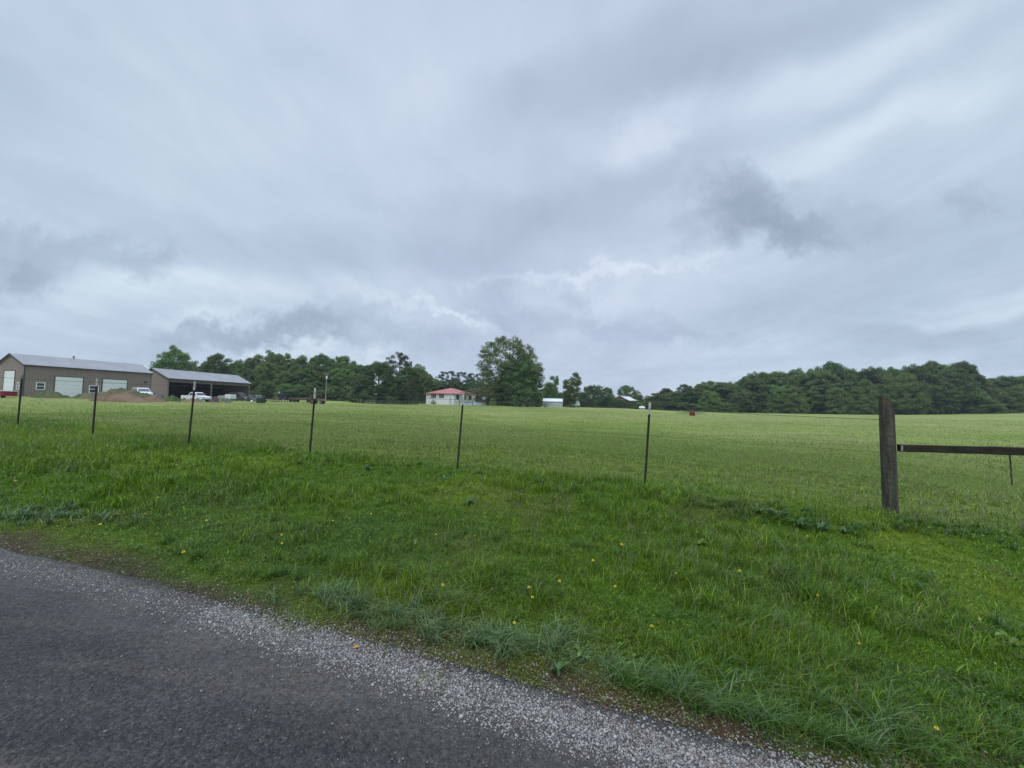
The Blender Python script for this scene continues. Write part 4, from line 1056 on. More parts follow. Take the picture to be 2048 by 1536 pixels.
# open barn with a rusty gable and a bright roof
pB = pt(1226, 816, 178)
BL = empty('open_barn', (pB.x, pB.y, H(pB.x, pB.y)), 0, 'dark open barn with a rusty gable front and a bright metal roof across the pasture', 'barn')
p0 = pt(1227, 799.5, 178) - BL.location; p1 = pt(1257, 801, 178) - BL.location; pk = pt(1241.5, 793, 178) - BL.location
wB = p1.x-p0.x; dB = Vector((.62, .78, 0)); LBn = 15.
mb = MB(); off = dB*LBn*.12
mb.prism([(p0.x, 0, p0.z), (p1.x, 0, p0.z-.2), (pk.x, 0, pk.z)], off); mb.build('gable_wall', RUST, BL)
q = pt(1280, 802, 190) - BL.location; qk = pt(1262, 794.5, 190) - BL.location
mb = MB(); A_1 = Vector((p1.x+.3, -.3, p0.z-.28)); K_1 = Vector((pk.x, -.3, pk.z+.05)); A_2 = Vector((q.x, 10, q.z)); K_2 = Vector((qk.x, 10, qk.z))
mb.prism([A_1, A_2, K_2, K_1], (0, 0, .12)); mb.build('roof', TINR, BL)
mb = MB(); A_0 = Vector((p0.x-.3, -.3, p0.z-.1)); A_3 = A_0 + (A_2-A_1)
mb.prism([A_0, K_1, K_2, A_3], (0, 0, .10)); mb.build('roof', RUST, BL)
for f in (0, .5, 1.):
    for P_, Q_ in ((A_0, A_3), (A_1, A_2)):
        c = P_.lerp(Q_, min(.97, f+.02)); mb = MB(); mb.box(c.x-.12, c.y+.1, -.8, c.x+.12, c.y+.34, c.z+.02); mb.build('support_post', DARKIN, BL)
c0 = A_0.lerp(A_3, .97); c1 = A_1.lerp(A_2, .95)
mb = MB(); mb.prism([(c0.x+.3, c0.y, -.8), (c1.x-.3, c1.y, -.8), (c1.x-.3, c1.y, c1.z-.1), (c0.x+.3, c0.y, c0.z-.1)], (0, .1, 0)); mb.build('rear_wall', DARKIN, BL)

# ------------------------------------------------------------------ dirt mounds in front of the workshop
def mound(px0, px1, top, base, D, depth, label, c0, c1, seed, peaks=None, cz=.5):
    m = MATS.get('mound%d' % seed) or mat('mound%d' % seed, c0, c1, cz, .95, .8, 6, detail=6, f0=.42, f1=.58)
    X0 = ray(px0, base).x*D; X1 = ray(px1, base).x*D; cx = (X0+X1)/2; rx = (X1-X0)/2
    zb = min(pt((px0+px1)/2, base, D).z, H(cx, D)); hh = EYE + ray((px0+px1)/2, top).z*D - zb
    o_loc = (cx, D+depth*.5, zb); nr, na = 22, 64; V = [(0, 0, 0)]; 
    R_, A_a = np.meshgrid(np.linspace(0, 1, nr), np.linspace(0, 2*math.pi, na, endpoint=False), indexing='ij')
    x = R_*np.cos(A_a); y = R_*np.sin(A_a)
    prof = (1-R_**2)**.8
    if peaks:
        pp = sum(a*np.exp(-((x-c)/w)**2) for c, w, a in peaks); prof = prof**.8*pp*.85
    nz = .55 + .9*fbm(x*rx, y*depth, .55, seed, 3); nz2 = (fbm(x*rx, y*depth, 2.3, seed+4, 3)-.5)*.65
    z = .78*hh*(prof*nz + nz2*np.minimum(1, (1-R_)*3)) - .35*R_**4
    xx = x*rx*1.06; yy = y*depth
    V = np.stack([xx.ravel(), yy.ravel(), z.ravel()], 1)
    i = np.arange(nr-1)[:, None]*na + np.arange(na)[None]; j = np.arange(nr-1)[:, None]*na + (np.arange(na)[None]+1) % na
    q = np.stack([i, i+na, j+na, j], -1).reshape(-1, 4)
    o = np_mesh('dirt_mound', V, q.ravel(), np.full(len(q), 4), m, smooth=True); o.location = o_loc
    return tag(o, label, 'mound')
BR, BR2, GRN = (.125, .083, .052), (.185, .13, .085), (.045, .085, .025)
mound(48, 138, 779, 800, 57, 2.2, 'low mound overgrown with green weeds below the workshop window', GRN, (.10, .085, .045), 201, [(-.3, .8, 1.1)])
mound(104, 318, 776, 801, 59, 2.6, 'long brown earth mound in front of the two white roll-up doors', (.12, .10, .06), (.055, .08, .03), 203, [(.0, .55, 1.15), (-.7, .3, .4), (.55, .3, .5)])
mound(158, 300, 785, 804, 53, 2.0, 'fresh reddish brown earth pile in front of the long mound', BR, BR2, 205, [(.1, .5, 1.2), (-.6, .4, .7)])
mound(262, 326, 789, 804.5, 56, 1.6, 'small reddish earth pile just left of the green mound', (.13, .082, .052), (.18, .12, .08), 207, [(.1, .5, 1.2)])
mound(314, 352, 790, 805.5, 60, 1.6, 'small rounded mound covered in dark green weeds beside the white pickup', (.035, .075, .02), (.07, .10, .03), 209, [(0, .7, 1.3)])
mound(340, 408, 796, 806, 64, 1.6, 'low strip of reddish earth in front of the white pickup', (.14, .085, .06), (.18, .12, .09), 211, [(0, .8, 1.1)])
mound(408, 437, 793, 806, 82, 1.8, 'dark purplish soil heap under the nose of the white pickup', (.06, .045, .045), (.09, .06, .055), 213, [(0, .6, 1.3)])

# ------------------------------------------------------------------ vehicles
TYRE = mat('tyre', (.02, .02, .02), (.035, .035, .035), 5, .85)
RIM = mat('rim', (.30, .31, .32), None, 5, .4, metal=.5)
LAMP = mat('lamp_glass', (.55, .56, .55), None, 5, .2)
TAILM = mat('tail_lamp', (.35, .02, .02), None, 5, .3)
CHROME = mat('bumper', (.22, .23, .24), None, 5, .35, metal=.6)
def vehicle(name, label, kind, px, py, D, heading, paint, L=5.2, Wv=1.85, Hv=1.8, cat='truck'):
    p = pt(px, py, D); p.z = H(p.x, p.y) if py is None else pt(px, py, D).z
    o = empty(name, p, heading, label, cat)
    h = Wv/2; s = L/5.2; k = Hv/1.8
    P = lambda q: [(x*s-L/2, z*k) for x, z in q]
    if kind == 'pickup':
        body = P([(0,.5),(0,1.12),(.06,1.18),(3.75,1.16),(4.6,1.10),(5.1,1.0),(5.2,.85),(5.2,.48),(4.75,.42),(.3,.42)])
        cab = P([(1.75,1.15),(2.0,1.72),(2.25,1.8),(3.05,1.8),(3.25,1.72),(3.95,1.15)])
        wins = [P([(1.95,1.2),(2.15,1.66),(2.55,1.68),(2.55,1.2)]), P([(2.63,1.2),(2.63,1.68),(3.1,1.68),(3.72,1.2)])]
    elif kind == 'suv':
        body = P([(0,.5),(.02,1.05),(.1,1.12),(3.7,1.12),(4.7,1.02),(5.15,.9),(5.2,.5),(4.75,.42),(.3,.42)])
        cab = P([(.1,1.1),(.3,1.66),(.5,1.78),(3.0,1.8),(3.2,1.72),(3.95,1.1)])
        wins = [P([(.4,1.18),(.52,1.66),(1.25,1.68),(1.25,1.18)]), P([(1.35,1.18),(1.35,1.68),(2.3,1.68),(2.3,1.18)]), P([(2.4,1.18),(2.4,1.68),(3.05,1.66),(3.65,1.18)])]
    mb = MB(); mb.prism([(x, -h, z) for x, z in body], (0, Wv, 0)); b = mb.build('body', paint, o, bevel=.06)
    ti = .16; mb = MB(); n = len(cab); zt = max(z for x, z in cab); zb = min(z for x, z in cab)
    fr = lambda z: h - .03 - ti*(z-zb)/(zt-zb)
    mb.v = [Vector((x, -fr(z), z)) for x, z in cab] + [Vector((x, fr(z), z)) for x, z in cab]
    mb.f = [tuple(range(n)), tuple(reversed(range(n, 2*n)))] + [(i, n+i, n+(i+1) % n, (i+1) % n) for i in range(n)]
    mb.build('cab', paint, o, bevel=.03)
    for w in wins:
        for sg in (-1, 1):
            mb = MB(); mb.prism([(x, sg*(fr(z)+.012), z) for x, z in w], (0, -sg*.02, 0)); mb.build('side_window', GLASS, o)
    # windscreen and rear window
    (x1, z1), (x0, z0) = cab[-1], cab[-2]
    for (xa, za), (xb, zb_), nm in ((cab[-1], cab[-2], 'windscreen'), (cab[0], cab[1], 'rear_window')):
        sgn = 1 if nm == 'windscreen' else -1
        a = (xa + (xb-xa)*.12, za + (zb_-za)*.12); c = (xa + (xb-xa)*.9, za + (zb_-za)*.9)
        mb = MB(); mb.prism([(a[0]+sgn*.015, -fr(a[1])+.08, a[1]), (a[0]+sgn*.015, fr(a[1])-.08, a[1]), (c[0]+sgn*.015, fr(c[1])-.08, c[1]), (c[0]+sgn*.015, -fr(c[1])+.08, c[1])], (-sgn*.02, 0, .0)); mb.build(nm, GLASS, o)
    if kind == 'pickup':
        mb = MB(); mb.box(.12*s-L/2, -h+.12, 1.165*k, 1.68*s-L/2, h-.12, 1.185*k); mb.build('bed_shade_plate', mat('bed_shade', (.03,.03,.03), None, 4, .8), o)  # dark plate on the closed body, painting the shade inside an open bed
    for x in (.95*s-L/2, 4.2*s-L/2):
        for sg in (-1, 1):
            mb = MB(); mb.tube([(x, sg*(h-.24), .37), (x, sg*(h+.02), .37)], .37, 20); w = mb.build('wheel', TYRE, o)
            mb = MB(); mb.tube([(x, sg*(h+.021), .37), (x, sg*(h+.035), .37)], .21, 16); mb.build('rim', RIM, w)
    for sg in (-1, 1):
        mb = MB(); y = sg*(h-.25); mb.box(L/2-.03, y-.2, .72*k, L/2+.02, y+.2, .92*k); mb.build('headlight', LAMP, o)
        mb = MB(); y = sg*(h-.09); mb.box(-L/2-.02, y-.08, .72*k, -L/2+.10, y+.10 if sg > 0 else y+.08, 1.05*k); mb.build('tail_light', TAILM, o)
    mb = MB(); mb.box(L/2-.02, -h+.1, .42*k, L/2+.10, h-.1, .6*k); mb.build('bumper', CHROME, o, bevel=.02)
    mb = MB(); mb.box(-L/2-.10, -h+.1, .42*k, -L/2+.02, h-.1, .6*k); mb.build('bumper', CHROME, o, bevel=.02)
    return o
PW = mat('white_car_paint', (.66, .69, .72), (.72, .75, .78), 1, .3, spec=.5)
PB = mat('black_car_paint', (.018, .02, .024), (.03, .03, .035), 1, .3, spec=.5)
PG = mat('grey_car_paint', (.12, .13, .135), (.17, .18, .185), 1, .35, spec=.5)
PD = mat('brown_dark_paint', (.045, .04, .042), (.075, .065, .062), 1, .4)
vehicle('pickup_truck', 'white pickup truck parked side-on in front of the open shed', 'pickup', 392, 803.5, 79, -.25, PW, 5.7, 1.95, 1.95, 'pickup truck')
vehicle('parked_car', 'white sport utility car half hidden behind the earth mound by the workshop corner', 'suv', 283, 797, 70, -.55, PW, 4.9, 1.9, 1.95, 'car')
vehicle('parked_car', 'dark small vehicle in the gap between workshop and open shed', 'suv', 314, 799.5, 76, -.3, PB, 3.2, 1.6, 1.35, 'car')
vehicle('van', 'dark brown-black van parked under the right end of the open shed', 'suv', 478, 805, 97, -.15, PD, 5.0, 2.0, 2.5, 'van')
vehicle('parked_car', 'grey station wagon parked just right of the dark van', 'suv', 513, 806, 98, -.35, PG, 4.9, 1.9, 2.05, 'car')
# red trailer box by the gable end
p = pt(3, 794.5, 55); p.z = H(p.x, p.y)
tr = empty('red_trailer', p, .1, 'red box trailer with a white top rim in front of the tall white door', 'trailer')
REDP = mat('red_paint', (.20, .012, .03), (.26, .02, .04), 1, .5)
mb = MB(); mb.box(-2.2, -.9, .25, 1.05, .9, .92); mb.build('box', REDP, tr, bevel=.02)
mb = MB(); mb.box(-2.24, -.94, .93, 1.09, .94, 1.01); mb.build('top_rim', WHITE, tr)
for x in (-.9,):
    for sg in (-1, 1): mb = MB(); mb.tube([(x, sg*.93, .3), (x, sg*1.1, .3)], .3, 16); mb.build('wheel', TYRE, tr)

# flat utility trailer with junk
def at(px, py, D): q = pt(px, py, D); return Vector((q.x, q.y, H(q.x, q.y)))
q = at(453, 805, 90); ut = empty('utility_trailer', q, -.2, 'pale battered camper-like trailer frame between the white pickup and the dark van', 'trailer')
mb = MB(); mb.box(-1.9, -.8, .55, 1.9, .8, .72); mb.build('deck', mat('trailer_grey', (.35,.36,.36), (.45,.45,.44), 1, .6), ut)
mb = MB(); mb.prism([(-1.85, -.75, .722), (.2, -.75, .722), (.2, -.75, 1.35), (-1.4, -.75, 1.3), (-1.85, -.75, 1.1)], (0, 1.5, 0)); mb.build('cover', mat('trailer_cover', (.30,.31,.31), (.42,.42,.41), 1.4, .6), ut, bevel=.03)
mb = MB(); mb.box(.25, -.75, .722, 1.8, .75, 1.62); mb.build('white_box', WHITE, ut, bevel=.03)
for sg in (-1, 1): mb = MB(); mb.tube([(.2, sg*.62, .3), (.2, sg*.8, .3)], .3, 16); mb.build('wheel', TYRE, ut)
mb = MB(); mb.tube([(-1.9, 0, .6), (-3.0, 0, .45)], .05, 6); mb.tube([(1.7, 0, .6), (1.7, 0, 0)], .05, 6); mb.build('tow_bar', CHROME, ut)
BARREL = [(451, 807, 84, (.20,.23,.20), 'pale grey-green barrel below the pale trailer'), (459, 807, 84, (.17,.22,.17), 'green-grey drum right of the pale barrel under the trailer'), (441, 806.5, 83, (.24,.27,.18), 'yellowish green tub in the grass left of the pale barrel')]
for px, py, D, c, lb in BARREL:
    o = at(px, py, D); mb = MB(); mb.lathe([(.26, 0), (.29, .05), (.29, .3), (.31, .32), (.29, .34), (.29, .6), (.31, .62), (.29, .64), (.28, .86), (.26, .88), (.25, .84)], 16)
    b = mb.build('barrel', mat('barrel_'+str(px), c, None, 3, .6), None, smooth=False); b.location = o; tag(b, lb, 'barrel')
o = at(503, 808, 90); mb = MB(); mb.lathe([(.05, .0), (.2, .05), (.27, .2), (.25, .36), (.12, .46), (.03, .48)], 14); b = mb.build('white_jug', WHITE, None, smooth=True); b.location = o; tag(b, 'small round white container on the ground in front of the grey station wagon', 'container')
o = at(522, 807.5, 88); bx = empty('dark_bin', o, -.1, 'dark green square bin in front of the grey station wagon', 'bin')
mb = MB(); mb.box(-.8, -.5, .05, .8, .5, 1.1); mb.build('bin_body', mat('bin_green', (.015, .03, .022), (.03,.045,.03), 2, .6), bx, bevel=.04)
mb = MB(); mb.box(-.83, -.53, 1.102, .83, .53, 1.18); mb.build('lid', PB, bx, bevel=.03)
# tank implement, brush pile, flatbed, old tractor
o = at(566, 806, 100); tk = empty('hopper', o, .1, 'dark blue-black upright hopper standing left of the long brown flatbed', 'farm implement')
mb = MB(); mb.prism([(-1.0, -.8, .5), (1.0, -.8, .5), (1.15, -.8, 2.1), (-.9, -.8, 2.2), (-1.15, -.8, 1.2)], (0, 1.6, 0)); mb.build('hopper_body', mat('hopper_blue', (.012,.018,.035), (.03,.035,.055), 1.2, .5), tk, bevel=.05)
for x in (-.7, .7):
    for y in (-.6, .6): mb = MB(); mb.box(x-.06, y-.06, -.2, x+.06, y+.06, .5); mb.build('leg', PB, tk)
mb = MB(); mb.tube([(-1.0, 0, 2.1), (-1.15, 0, 2.6)], .10, 8); mb.build('white_cap', WHITE, tk)
o = at(603, 806.5, 104); fb = empty('flatbed_trailer', o, .02, 'long low rusty brown flatbed trailer lying in the grass before the left wood', 'trailer')
RB_ = mat('rust_brown', (.085, .065, .06), (.15, .11, .095), 1, .85)
mb = MB(); mb.box(-4.6, -1.1, .5, 4.3, 1.1, .75); mb.build('deck', RB_, fb)
mb = MB(); mb.box(-4.4, -1.15, .752, 2.6, -1.05, 1.12); mb.box(-4.4, 1.05, .752, 2.6, 1.15, 1.2); mb.build('side_board', RB_, fb)
for x in (-2.4, -1.5, 2.2):
    for sg in (-1, 1): mb = MB(); mb.tube([(x, sg*.85, .36), (x, sg*1.12, .36)], .38, 16); mb.build('wheel', TYRE, fb)
o = at(634, 807, 96); tc = empty('old_tractor', o, .1, 'old rusty tractor with a canopy parked behind the fourth steel post', 'tractor')
mb = MB(); mb.prism([(-.2, -.35, .7), (1.5, -.3, .7), (1.5, -.3, 1.25), (-.2, -.35, 1.35)], (0, .68, 0)); mb.build('bonnet', RUST, tc, bevel=.03)
mb = MB(); mb.box(-1.2, -.45, .6, -.25, .45, .95); mb.build('seat', DARKIN, tc)
for x, r in ((-.8, .7), (1.25, .4)):
    for sg in (-1, 1): mb = MB(); mb.tube([(x, sg*.55, r), (x, sg*.85, r)], r, 20); w = mb.build('wheel', TYRE, tc); mb = MB(); mb.tube([(x, sg*.851, r), (x, sg*.87, r)], r*.5, 12); mb.build('rim', RUST, w)
for x in (-1.15, .1):
    for sg in (-1, 1): mb = MB(); mb.tube([(x, sg*.5, .8), (x, sg*.5, 1.98)], .035, 6); mb.build('canopy_post', RUST, tc)
mb = MB(); mb.box(-1.4, -.7, 1.98, .4, .7, 2.07); mb.build('canopy', RUST, tc, bevel=.02)
rs = random.Random(5)
for (px, D, lb, n, w_, hh_, c) in ((548, 98, 'tangle of pale branches and scrap piled left of the dark hopper', 60, 2.2, 1.3, (.16,.13,.10)), (436, 88, 'heap of brown scrap metal between the soil heap and the pale trailer', 46, 1.0, .9, (.12,.10,.09)),
                                   (1134, 150, 'reddish brush pile beside the white metal shed', 60, 2.6, 1.5, (.16,.11,.10)), (1380, 112, 'low dark tangle of wire and sticks left of the red feeder', 40, 2.4, .7, (.07,.07,.06))):
    o = at(px, 806, D); mb = MB()
    for i in range(n):
        a = Vector((rs.gauss(0, w_*.5), rs.gauss(0, w_*.3), abs(rs.gauss(0, hh_*.35)))); dd = Vector((rs.uniform(-1, 1), rs.uniform(-1, 1), rs.uniform(-.1, .8))).normalized()*rs.uniform(.4, 1.3)
        mb.tube([a, a+dd*.5+Vector((0,0,.05)), a+dd], [.05, .04, .02], 5)
    b = mb.build('scrap_pile', mat('scrap_%d' % px, c, tuple(q_*1.8 for q_ in c), 2, .9)); b.location = o; tag(b, lb, 'pile')

# utility pole with transformer, lamp arms and lines
o = at(651, 806, 118); up_ = empty('utility_pole', o, .3, 'grey wooden utility pole with crossarm and pale transformer in front of the left wood', 'utility pole')
hp = (pt(652, 747, 118).z - o.z)
mb = MB(); mb.tube([(0, 0, -.5), (0, 0, hp*.5), (0, 0, hp)], [.17, .14, .11], 10); mb.build('pole', mat('pole_wood', (.20,.19,.17), (.28,.27,.25), 1, .9, stretch=(4,4,.5)), up_)
mb = MB(); mb.box(-.75, -.18, hp-.38, .75, -.10, hp-.26); mb.build('crossarm', MATS['pole_wood'], up_)
mb = MB(); mb.lathe([(.24, 0), (.28, .06), (.28, .75), (.22, .85), (.06, .9)], 14, (.1, -.5, hp-1.7)); mb.build('transformer', mat('transformer_paint', (.55,.57,.58), None, 3, .5), up_)
mb = MB(); 
for x in (-.65, 0, .65): mb.tube([(x, -.14, hp-.26), (x, -.14, hp-.05)], .05, 6)
mb.build('insulator', LAMP, up_)
def cable(P_, Q_, sag, r, lb, name='power_line'):
    mb = MB(); o0 = P_.copy(); path = [P_.lerp(Q_, k/24) - Vector((0, 0, sag*4*(k/24)*(1-k/24))) - o0 for k in range(25)]
    mb.tube(path, r, 5); b = mb.build(name, WIRE); b.location = o0; tag(b, lb, 'cable')
top = o + Vector((0, 0, hp-.3))
cable(top, pt(470, 741, 150), .8, .016, 'thin power line running left from the utility pole across the wood')
cable(top, pt(865, 758, 175), 1.5, .016, 'thin power line running right from the utility pole past the dark dome tree')
cable(o + Vector((0, 0, 1.9*hp/8+1.5)), pt(852, 792, 152), .8, .014, 'low cable running from the utility pole to the house')

# pool
o = at(950, 810, 132); pl = empty('swimming_pool', o, 0, 'round white-walled above-ground pool with a blue rim between house and huge tree', 'pool')
rad = 29.5*132/FPX; mb = MB(); mb.lathe([(rad, -.3), (rad, 1.12), (rad-.08, 1.12), (rad-.08, .9)], 48); mb.build('pool_wall', mat('pool_wall', (.50,.60,.68), (.60,.68,.74), .6, .5), pl)
mb = MB(); mb.lathe([(rad+.08, 1.13), (rad+.08, 1.22), (rad-.16, 1.22), (rad-.16, 1.13)], 48); mb.build('rim', mat('pool_rim', (.12,.24,.36), None, 1, .5), pl)
mb = MB()
for k in range(18):
    a = 2*math.pi*k/18; mb.box((rad+.03)*math.cos(a)-.06, (rad+.03)*math.sin(a)-.06, -.2, (rad+.03)*math.cos(a)+.06, (rad+.03)*math.sin(a)+.06, 1.12)
mb.build('wall_upright', mat('pool_post', (.42,.48,.54), None, 1, .5), pl)

# wooden T-shaped poles (clothes line) and fences in the middle distance
def fence_run(name, label, pts, D0, hpost, posts_px, mpost, rails, rw=.05, pr=.09):
    """posts at photo columns, rails between"""
    base = [at(px, 812, D) for px, D in posts_px]; o = base[0].copy()
    f = empty(name, o, 0, label, 'fence')
    for b in base:
        mb = MB(); c = b-o; h = hpost*random.uniform(.94, 1.08); mb.tube([c+Vector((0,0,-.3)), c+Vector((random.uniform(-.03,.03), 0, h))], [pr, pr*.92], 8); mb.build('post', mpost, f)
    for z in rails:
        mb = MB(); mb.tube([b-o+Vector((0, -pr*.9, z)) for b in base], rw, 5); mb.build('rail', mpost, f)
    return f
GREYW = mat('grey_fence_wood', (.17,.165,.15), (.25,.24,.22), 1.5, .9); DKW = mat('dark_fence_wood', (.022,.022,.022), (.045,.042,.04), 1.5, .85)
fence_run('rail_fence', 'grey wooden rail fence with round posts in front of the dark dome-shaped tree', None, 0, 1.35, [(714,122),(721,122),(734,122),(741.5,122),(748,122),(763,123),(781,124),(798,125),(812,126),(827,127),(847,128)], GREYW, (.55, 1.05), .035, .085)
fence_run('board_fence', 'dark board fence with a top rail under the huge round tree', None, 0, 1.45, [(993,124),(1003,124),(1014,124.5),(1027,125),(1040,125),(1053,125.5),(1066,126),(1077,126),(1089,127)], DKW, (.5, .95, 1.4), .05, .08)
fence_run('rail_fence', 'dark two-post rail fence crossing in front of the pool', None, 0, 1.6, [(918.5,118),(945.5,117)], DKW, (1.05,), .06, .1)
for px, lb in ((1091, 'left one of two dark posts standing in front of the white metal shed'), (1094.5, 'right one of two dark posts standing in front of the white metal shed')):
    o = at(px, 814, 128); mb = MB(); mb.tube([(0,0,-.3),(0,0,1.5)], [.1,.09], 8); b = mb.build('wooden_post', DKW); b.location = o; tag(b, lb, 'post')
fence_run('wire_pasture_fence', 'line of thin stakes in the grass in front of the white metal shed', None, 0, .95, [(1098+4.2*i, 132) for i in range(7)], GREYW, (.5,), .01, .035)
fence_run('wire_pasture_fence', 'short run of dark stakes in the grass below the open barn', None, 0, 1.2, [(1222,128),(1229,128),(1236,128.5),(1243,129),(1248,129)], DKW, (.6, 1.1), .012, .04)
o = at(907, 811, 138); cl_ = empty('clothesline_pole', o, .2, 'thin T-shaped clothesline pole in front of the white house wall', 'pole')
mb = MB(); mb.tube([(0,0,-.3),(0,0,2.6)], .05, 6); mb.build('pole', MATS['galv'], cl_); mb = MB(); mb.tube([(-1.2,0,2.55),(1.2,0,2.55)], .04, 6); mb.build('crossarm', MATS['galv'], cl_)

# propane tank, machinery in the shrubs, red feeder with wire panels
o = at(1284, 823, 140); pt_ = empty('propane_tank', o, .15, 'short white propane tank lying in the pasture left of the sixth steel post', 'tank')
mb = MB(); prof = [(-1.15,.02),(-1.1,.3),(-.95,.45),(-.7,.52),(.7,.52),(.95,.45),(1.1,.3),(1.15,.02)]
mb.tube([(x, 0, .75) for x, r in prof], [r for x, r in prof], 18); mb.build('tank', WHITE, pt_, smooth=True)
for x in (-.6, .6): mb = MB(); mb.box(x-.1, -.35, -.1, x+.1, .35, .35); mb.build('leg', WHITE, pt_)
mb = MB(); mb.lathe([(.18, 0), (.18, .2), (.08, .26)], 10, (0, 0, 1.25)); mb.build('valve_dome', WHITE, pt_)
o = at(1150, 814, 156); cb = empty('camper_shell', o, .2, 'white camper-like shape half hidden right of the forked tree trunk', 'camper')
mb = MB(); mb.prism([(-2.6, -.8, .5), (1.8, -.8, .5), (1.8, -.8, 1.5), (1.2, -.8, 2.6), (-2.2, -.8, 2.6), (-2.6, -.8, 1.6)], (0, 1.7, 0)); mb.build('body', WHITED, cb, bevel=.06)
mb = MB(); mb.box(-1.6, -.83, 1.5, -.4, -.79, 2.2); mb.build('window', GLASS, cb)
for sg in (-1, 1): mb = MB(); mb.tube([(-.6, sg*.65, .35), (-.6, sg*.87, .35)], .35, 14); mb.build('wheel', TYRE, cb)
o = at(1384.5, 832, 90); rf = empty('hay_feeder', o, .25, 'small dark red square hay feeder standing alone in the pasture', 'feeder')
rf.scale = (.72, .72, 1.12)
FR = mat('feeder_red', (.12, .020, .024), (.17, .03, .033), 2, .6)
mb = MB(); mb.box(-.62, -.62, .02, .62, .62, .75); mb.build('box', FR, rf, bevel=.02)
for x in (-.58, 0, .58):
    for y in (-.58, .58): mb = MB(); mb.tube([(x, y, .75), (x, y, 1.18)], .05, 6); mb.build('upright', FR, rf)
mb = MB(); mb.tube([(-.6,-.6,1.18),(.6,-.6,1.18),(.6,.6,1.18),(-.6,.6,1.18),(-.6,-.6,1.18)], .045, 6); mb.build('top_rail', FR, rf)
def wire_panel(px0, px1, D0, D1, lb):
    A_, B_ = at(px0, 828, D0), at(px1, 830, D1); mb = MB(); L_ = (B_-A_)
    for i in range(25):
        c = L_*(i/24); mb.tube([c, c+Vector((0,0,1.0))], .014, 4)
    for z in (.05, .5, 1.0): mb.tube([Vector((0,0,z)), L_+Vector((0,0,z))], .014, 4)
    b = mb.build('livestock_panel', mat('panel_wire', (.10,.12,.07), (.14,.15,.10), 2, .8)); b.location = A_; tag(b, lb, 'livestock panel')
wire_panel(1352, 1378, 105, 93, 'see-through wire livestock panel left of the red feeder')
wire_panel(1392, 1412, 97, 108, 'see-through wire livestock panel right of the red feeder')

# ------------------------------------------------------------------ small plants of the verge
YEL = mat('petal_yellow', (.58, .44, .03), (.68, .54, .05), 30, .6)
STEM = mat('stem_green', (.08, .15, .04), None, 20, .6)
LEAFB = leaf_mat('broad_leaf', (.05, .12, .025), (.08, .16, .04), .3, .4, .4, 6)
LEAFY = leaf_mat('bright_leaf', (.12, .20, .03), (.17, .25, .04), .35, .45, .35, 6)
def dandelion():
    r = empty('dandelion', (0, 0, -50)); mb = MB()
    mb.tube([(0,0,0), (.004,.002,.06), (.0,.0,.125)], [.0018,.0016,.0014], 5); mb.build('stem', STEM, r)
    mb = MB()
    for ring, (n, rr, tilt, z) in enumerate(((16, .019, .10, .125), (13, .015, .45, .127), (8, .009, .9, .129))):
        for i in range(n):
            a = 2*math.pi*(i+.5*ring)/n; d = Vector((math.cos(a), math.sin(a), 0)); t = Vector((-d.y, d.x, 0)); w = .0026
            e = d*rr*math.cos(tilt) + Vector((0,0,rr*math.sin(tilt)+z)); b = Vector((0,0,z))
            mb.add([b-t*w*.4, b+t*w*.4, e+t*w, e-t*w], [(0,1,2,3)])
    mb.build('flower_head', YEL, r); return r
DPROTO = dandelion(); first = True
DAND = [(369,1133),(283,1051),(31,975),(199,971),(418,1065),(557,1096),(309,1013),(733,937),(743,932),(776,1021),(698,1056),(742,1049),(661,1061),(868,1098),(946,1103),(1070,1223),(1068,1203),(1033,1280),
        (1183,1145),(1110,1197),(1301,1299),(1237,1107),(1240,1200),(1567,990),(1387,1085),(1637,1228),(1971,1272),(1870,1503),(1960,1186),(148,921),(560,1110),(880,1205),(1620,1090),(1480,1170),(262,1022),(205,1067),(1735,1330),(1340,1180),(1110,1010),(820,990)]
for (px, py) in DAND:
    g_ = ground_hit(px, py+4)
    if s_of(g_.x, g_.y) < .1: continue
    d = DPROTO if first else copy_tree(DPROTO); first = False
    d.location = g_; sc = random.uniform(.45, .75); d.scale = (sc, sc, random.uniform(.95, 1.3)); d.rotation_euler = (random.uniform(-.25, .25), random.uniform(-.2, .3), random.uniform(0, 6.28))
    tag(d, 'yellow dandelion flower on a thin stem in the verge grass', 'flower', 'yellow dandelions scattered through the verge')
def dock(nl, L, W_, up, m, name='broadleaf_weed', seed=0):
    rr = random.Random(seed); root = empty(name, (0, 0, -50))
    for i in range(nl):
        a = 6.283*i/nl*1.618*2 + rr.uniform(-.3, .3); l = L*rr.uniform(.65, 1.2); w = W_*rr.uniform(.7, 1.2); u = up*rr.uniform(.5, 1.3); mb = MB(); segs = 6
        d = Vector((math.cos(a), math.sin(a), 0)); t = Vector((-d.y, d.x, 0))
        for k in range(segs+1):
            f = k/segs; c = d*l*f + Vector((0, 0, l*u*math.sin(f*2.2)*.9)); ww = w*math.sin(math.pi*min(1, f*.9+.06))**.8
            mb.v += [c-t*ww + Vector((0,0,ww*.35)), c, c+t*ww + Vector((0,0,ww*.35))]
        for k in range(segs):
            q_ = k*3; mb.f += [(q_, q_+1, q_+4, q_+3), (q_+1, q_+2, q_+5, q_+4)]
        mb.build('leaf', m, root, smooth=True)
    return root
D1 = dock(9, .12, .017, .9, LEAFB, seed=1); D2 = dock(7, .085, .014, .7, LEAFB, seed=2); D3 = dock(8, .075, .017, .6, LEAFY, seed=3)
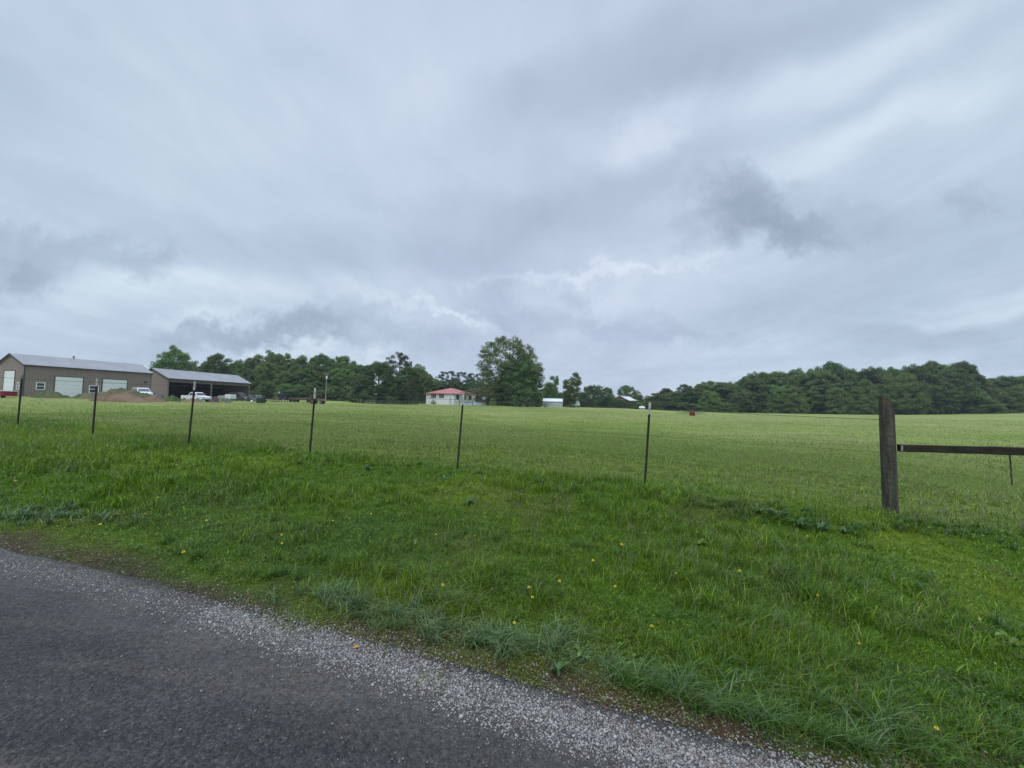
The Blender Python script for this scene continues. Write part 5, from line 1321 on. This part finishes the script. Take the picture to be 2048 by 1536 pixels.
weeds = [(D1, 1555, 1035, 'dark green broadleaf weed cluster in the ditch left of the wooden post', 1.3), (D1, 1600, 1055, 'broad shiny-leaved weed just right of the darker ditch weed', 1.2), (D1, 1640, 1062, 'rightmost large-leaved weed of the ditch patch', 1.3), (D1, 1520, 1028, 'leftmost weed with long upright leaves in the ditch patch', 1.2),
         (D1, 1690, 1068, 'flat broadleaf weed nearest below the wooden post', 1.0), (D3, 1168, 1315, 'bright yellow-green leafy seedling at the edge of the gravel', .95), (D3, 2025, 1290, 'bright round-leaved plant at the right edge of the picture', 1.2), (D3, 1400, 1090, 'yellow-green weed on the thin brown patch of the verge', 1.0),
         (D2, 1115, 1345, 'small grey-green rosette on the dirt strip beside the gravel', .9), (D2, 960, 1290, 'low rosette weed at the foot of the bluish tufts', 1.), (D2, 890, 960, 'pale leafy weed at the foot of the fifth steel post', 1.3), (D2, 735, 940, 'dark leafy weed patch between the fourth and fifth steel posts', 1.5),
         (D1, 1082, 968, 'dark upright weed left of the sixth steel post', 1.1), (D2, 1230, 960, 'small weed close to the left of the sixth steel post', 1.2), (D1, 940, 1010, 'tall-leaved weed below the fifth steel post', 1.1)]
usedw = set()
for (pr_, px, py, lb, sc) in weeds:
    w = pr_ if id(pr_) not in usedw else copy_tree(pr_); usedw.add(id(pr_))
    w.location = ground_hit(px, py); w.scale = (sc,)*3; w.rotation_euler = (0, 0, random.uniform(0, 6.28)); tag(w, lb, 'weed', 'broadleaf weeds on the verge')
# clover / moss mats low on the dirt strip
def ground_leaves():
    N = 150000; t = -np.exp(rng.uniform(np.log(.15), np.log(14), N))+3.0; s = rng.uniform(.0, 1.1, N)
    k = fbm(t, s, 1.9, 121) + .18*(s < .5) > rng.uniform(.36, .72, N); t, s = t[k], s[k]; n = len(t)
    X = P0[0]+ET[0]*t+EN[0]*(s+bulge(t)); Y = P0[1]+ET[1]*t+EN[1]*(s+bulge(t)); r = np.hypot(X, Y)
    Z = HG(X, Y) + rng.uniform(.002, .022, n)
    Nn = np.broadcast_to(np.array([0, 0, 1.6]), (n, 3)); P = np.stack([X, Y, Z], 1)
    V = leafset(P, Nn, rng.uniform(.006, .015, n)*np.maximum(1, r/4), .6)
    c = np.where((fbm(t, s, 1.2, 125) > .5)[:, None], np.array([.13, .17, .035]), np.array([.065, .115, .03]))*rng.uniform(.6, 1.4, (n, 1))
    o = np_mesh('low_clover', V, np.arange(n*4), np.full(n, 4), attr_mat('clover_mat', .25, .6, .25), np.repeat(c, 4, 0))
    tag(o, 'tiny yellowish clover and moss leaves matted over the dirt next to the gravel', 'ground cover', kind='stuff')
ground_leaves()
o_ = ground_hit(712, 1297); o_.z += .006
mb = MB(); mb.add([(-.02, 0, 0), (-.006, -.012, .004), (.018, -.004, .007), (.022, .004, .003), (.0, .013, .008)], [(0, 1, 2, 3, 4)]); mb.prism([(-.02,0,-.001),(-.03,.001,-.001),(-.03,.002,.001),(-.02,.002,.001)], (0,.001,0))
b = mb.build('fallen_leaf', mat('leaf_orange', (.45, .20, .04), (.55, .27, .06), 30, .6)); b.location = o_; tag(b, 'single orange fallen leaf lying on the gravel at the road edge', 'leaf')

# ------------------------------------------------------------------ air
def haze():
    m = bpy.data.materials.new('haze_air'); m.use_nodes = True; t = m.node_tree; t.nodes.clear()
    v = t.nodes.new('ShaderNodeVolumePrincipled'); o = t.nodes.new('ShaderNodeOutputMaterial'); t.links.new(v.outputs[0], o.inputs['Volume'])
    v.inputs['Color'].default_value = (.75, .86, 1, 1); v.inputs['Density'].default_value = .00024; v.inputs['Anisotropy'].default_value = .0
    mb = MB(); mb.box(-920, -920, -12, 920, 920, 45); b = mb.build('haze', m); tag(b, kind='stuff')
    return b
HAZE = True
if HAZE: haze()
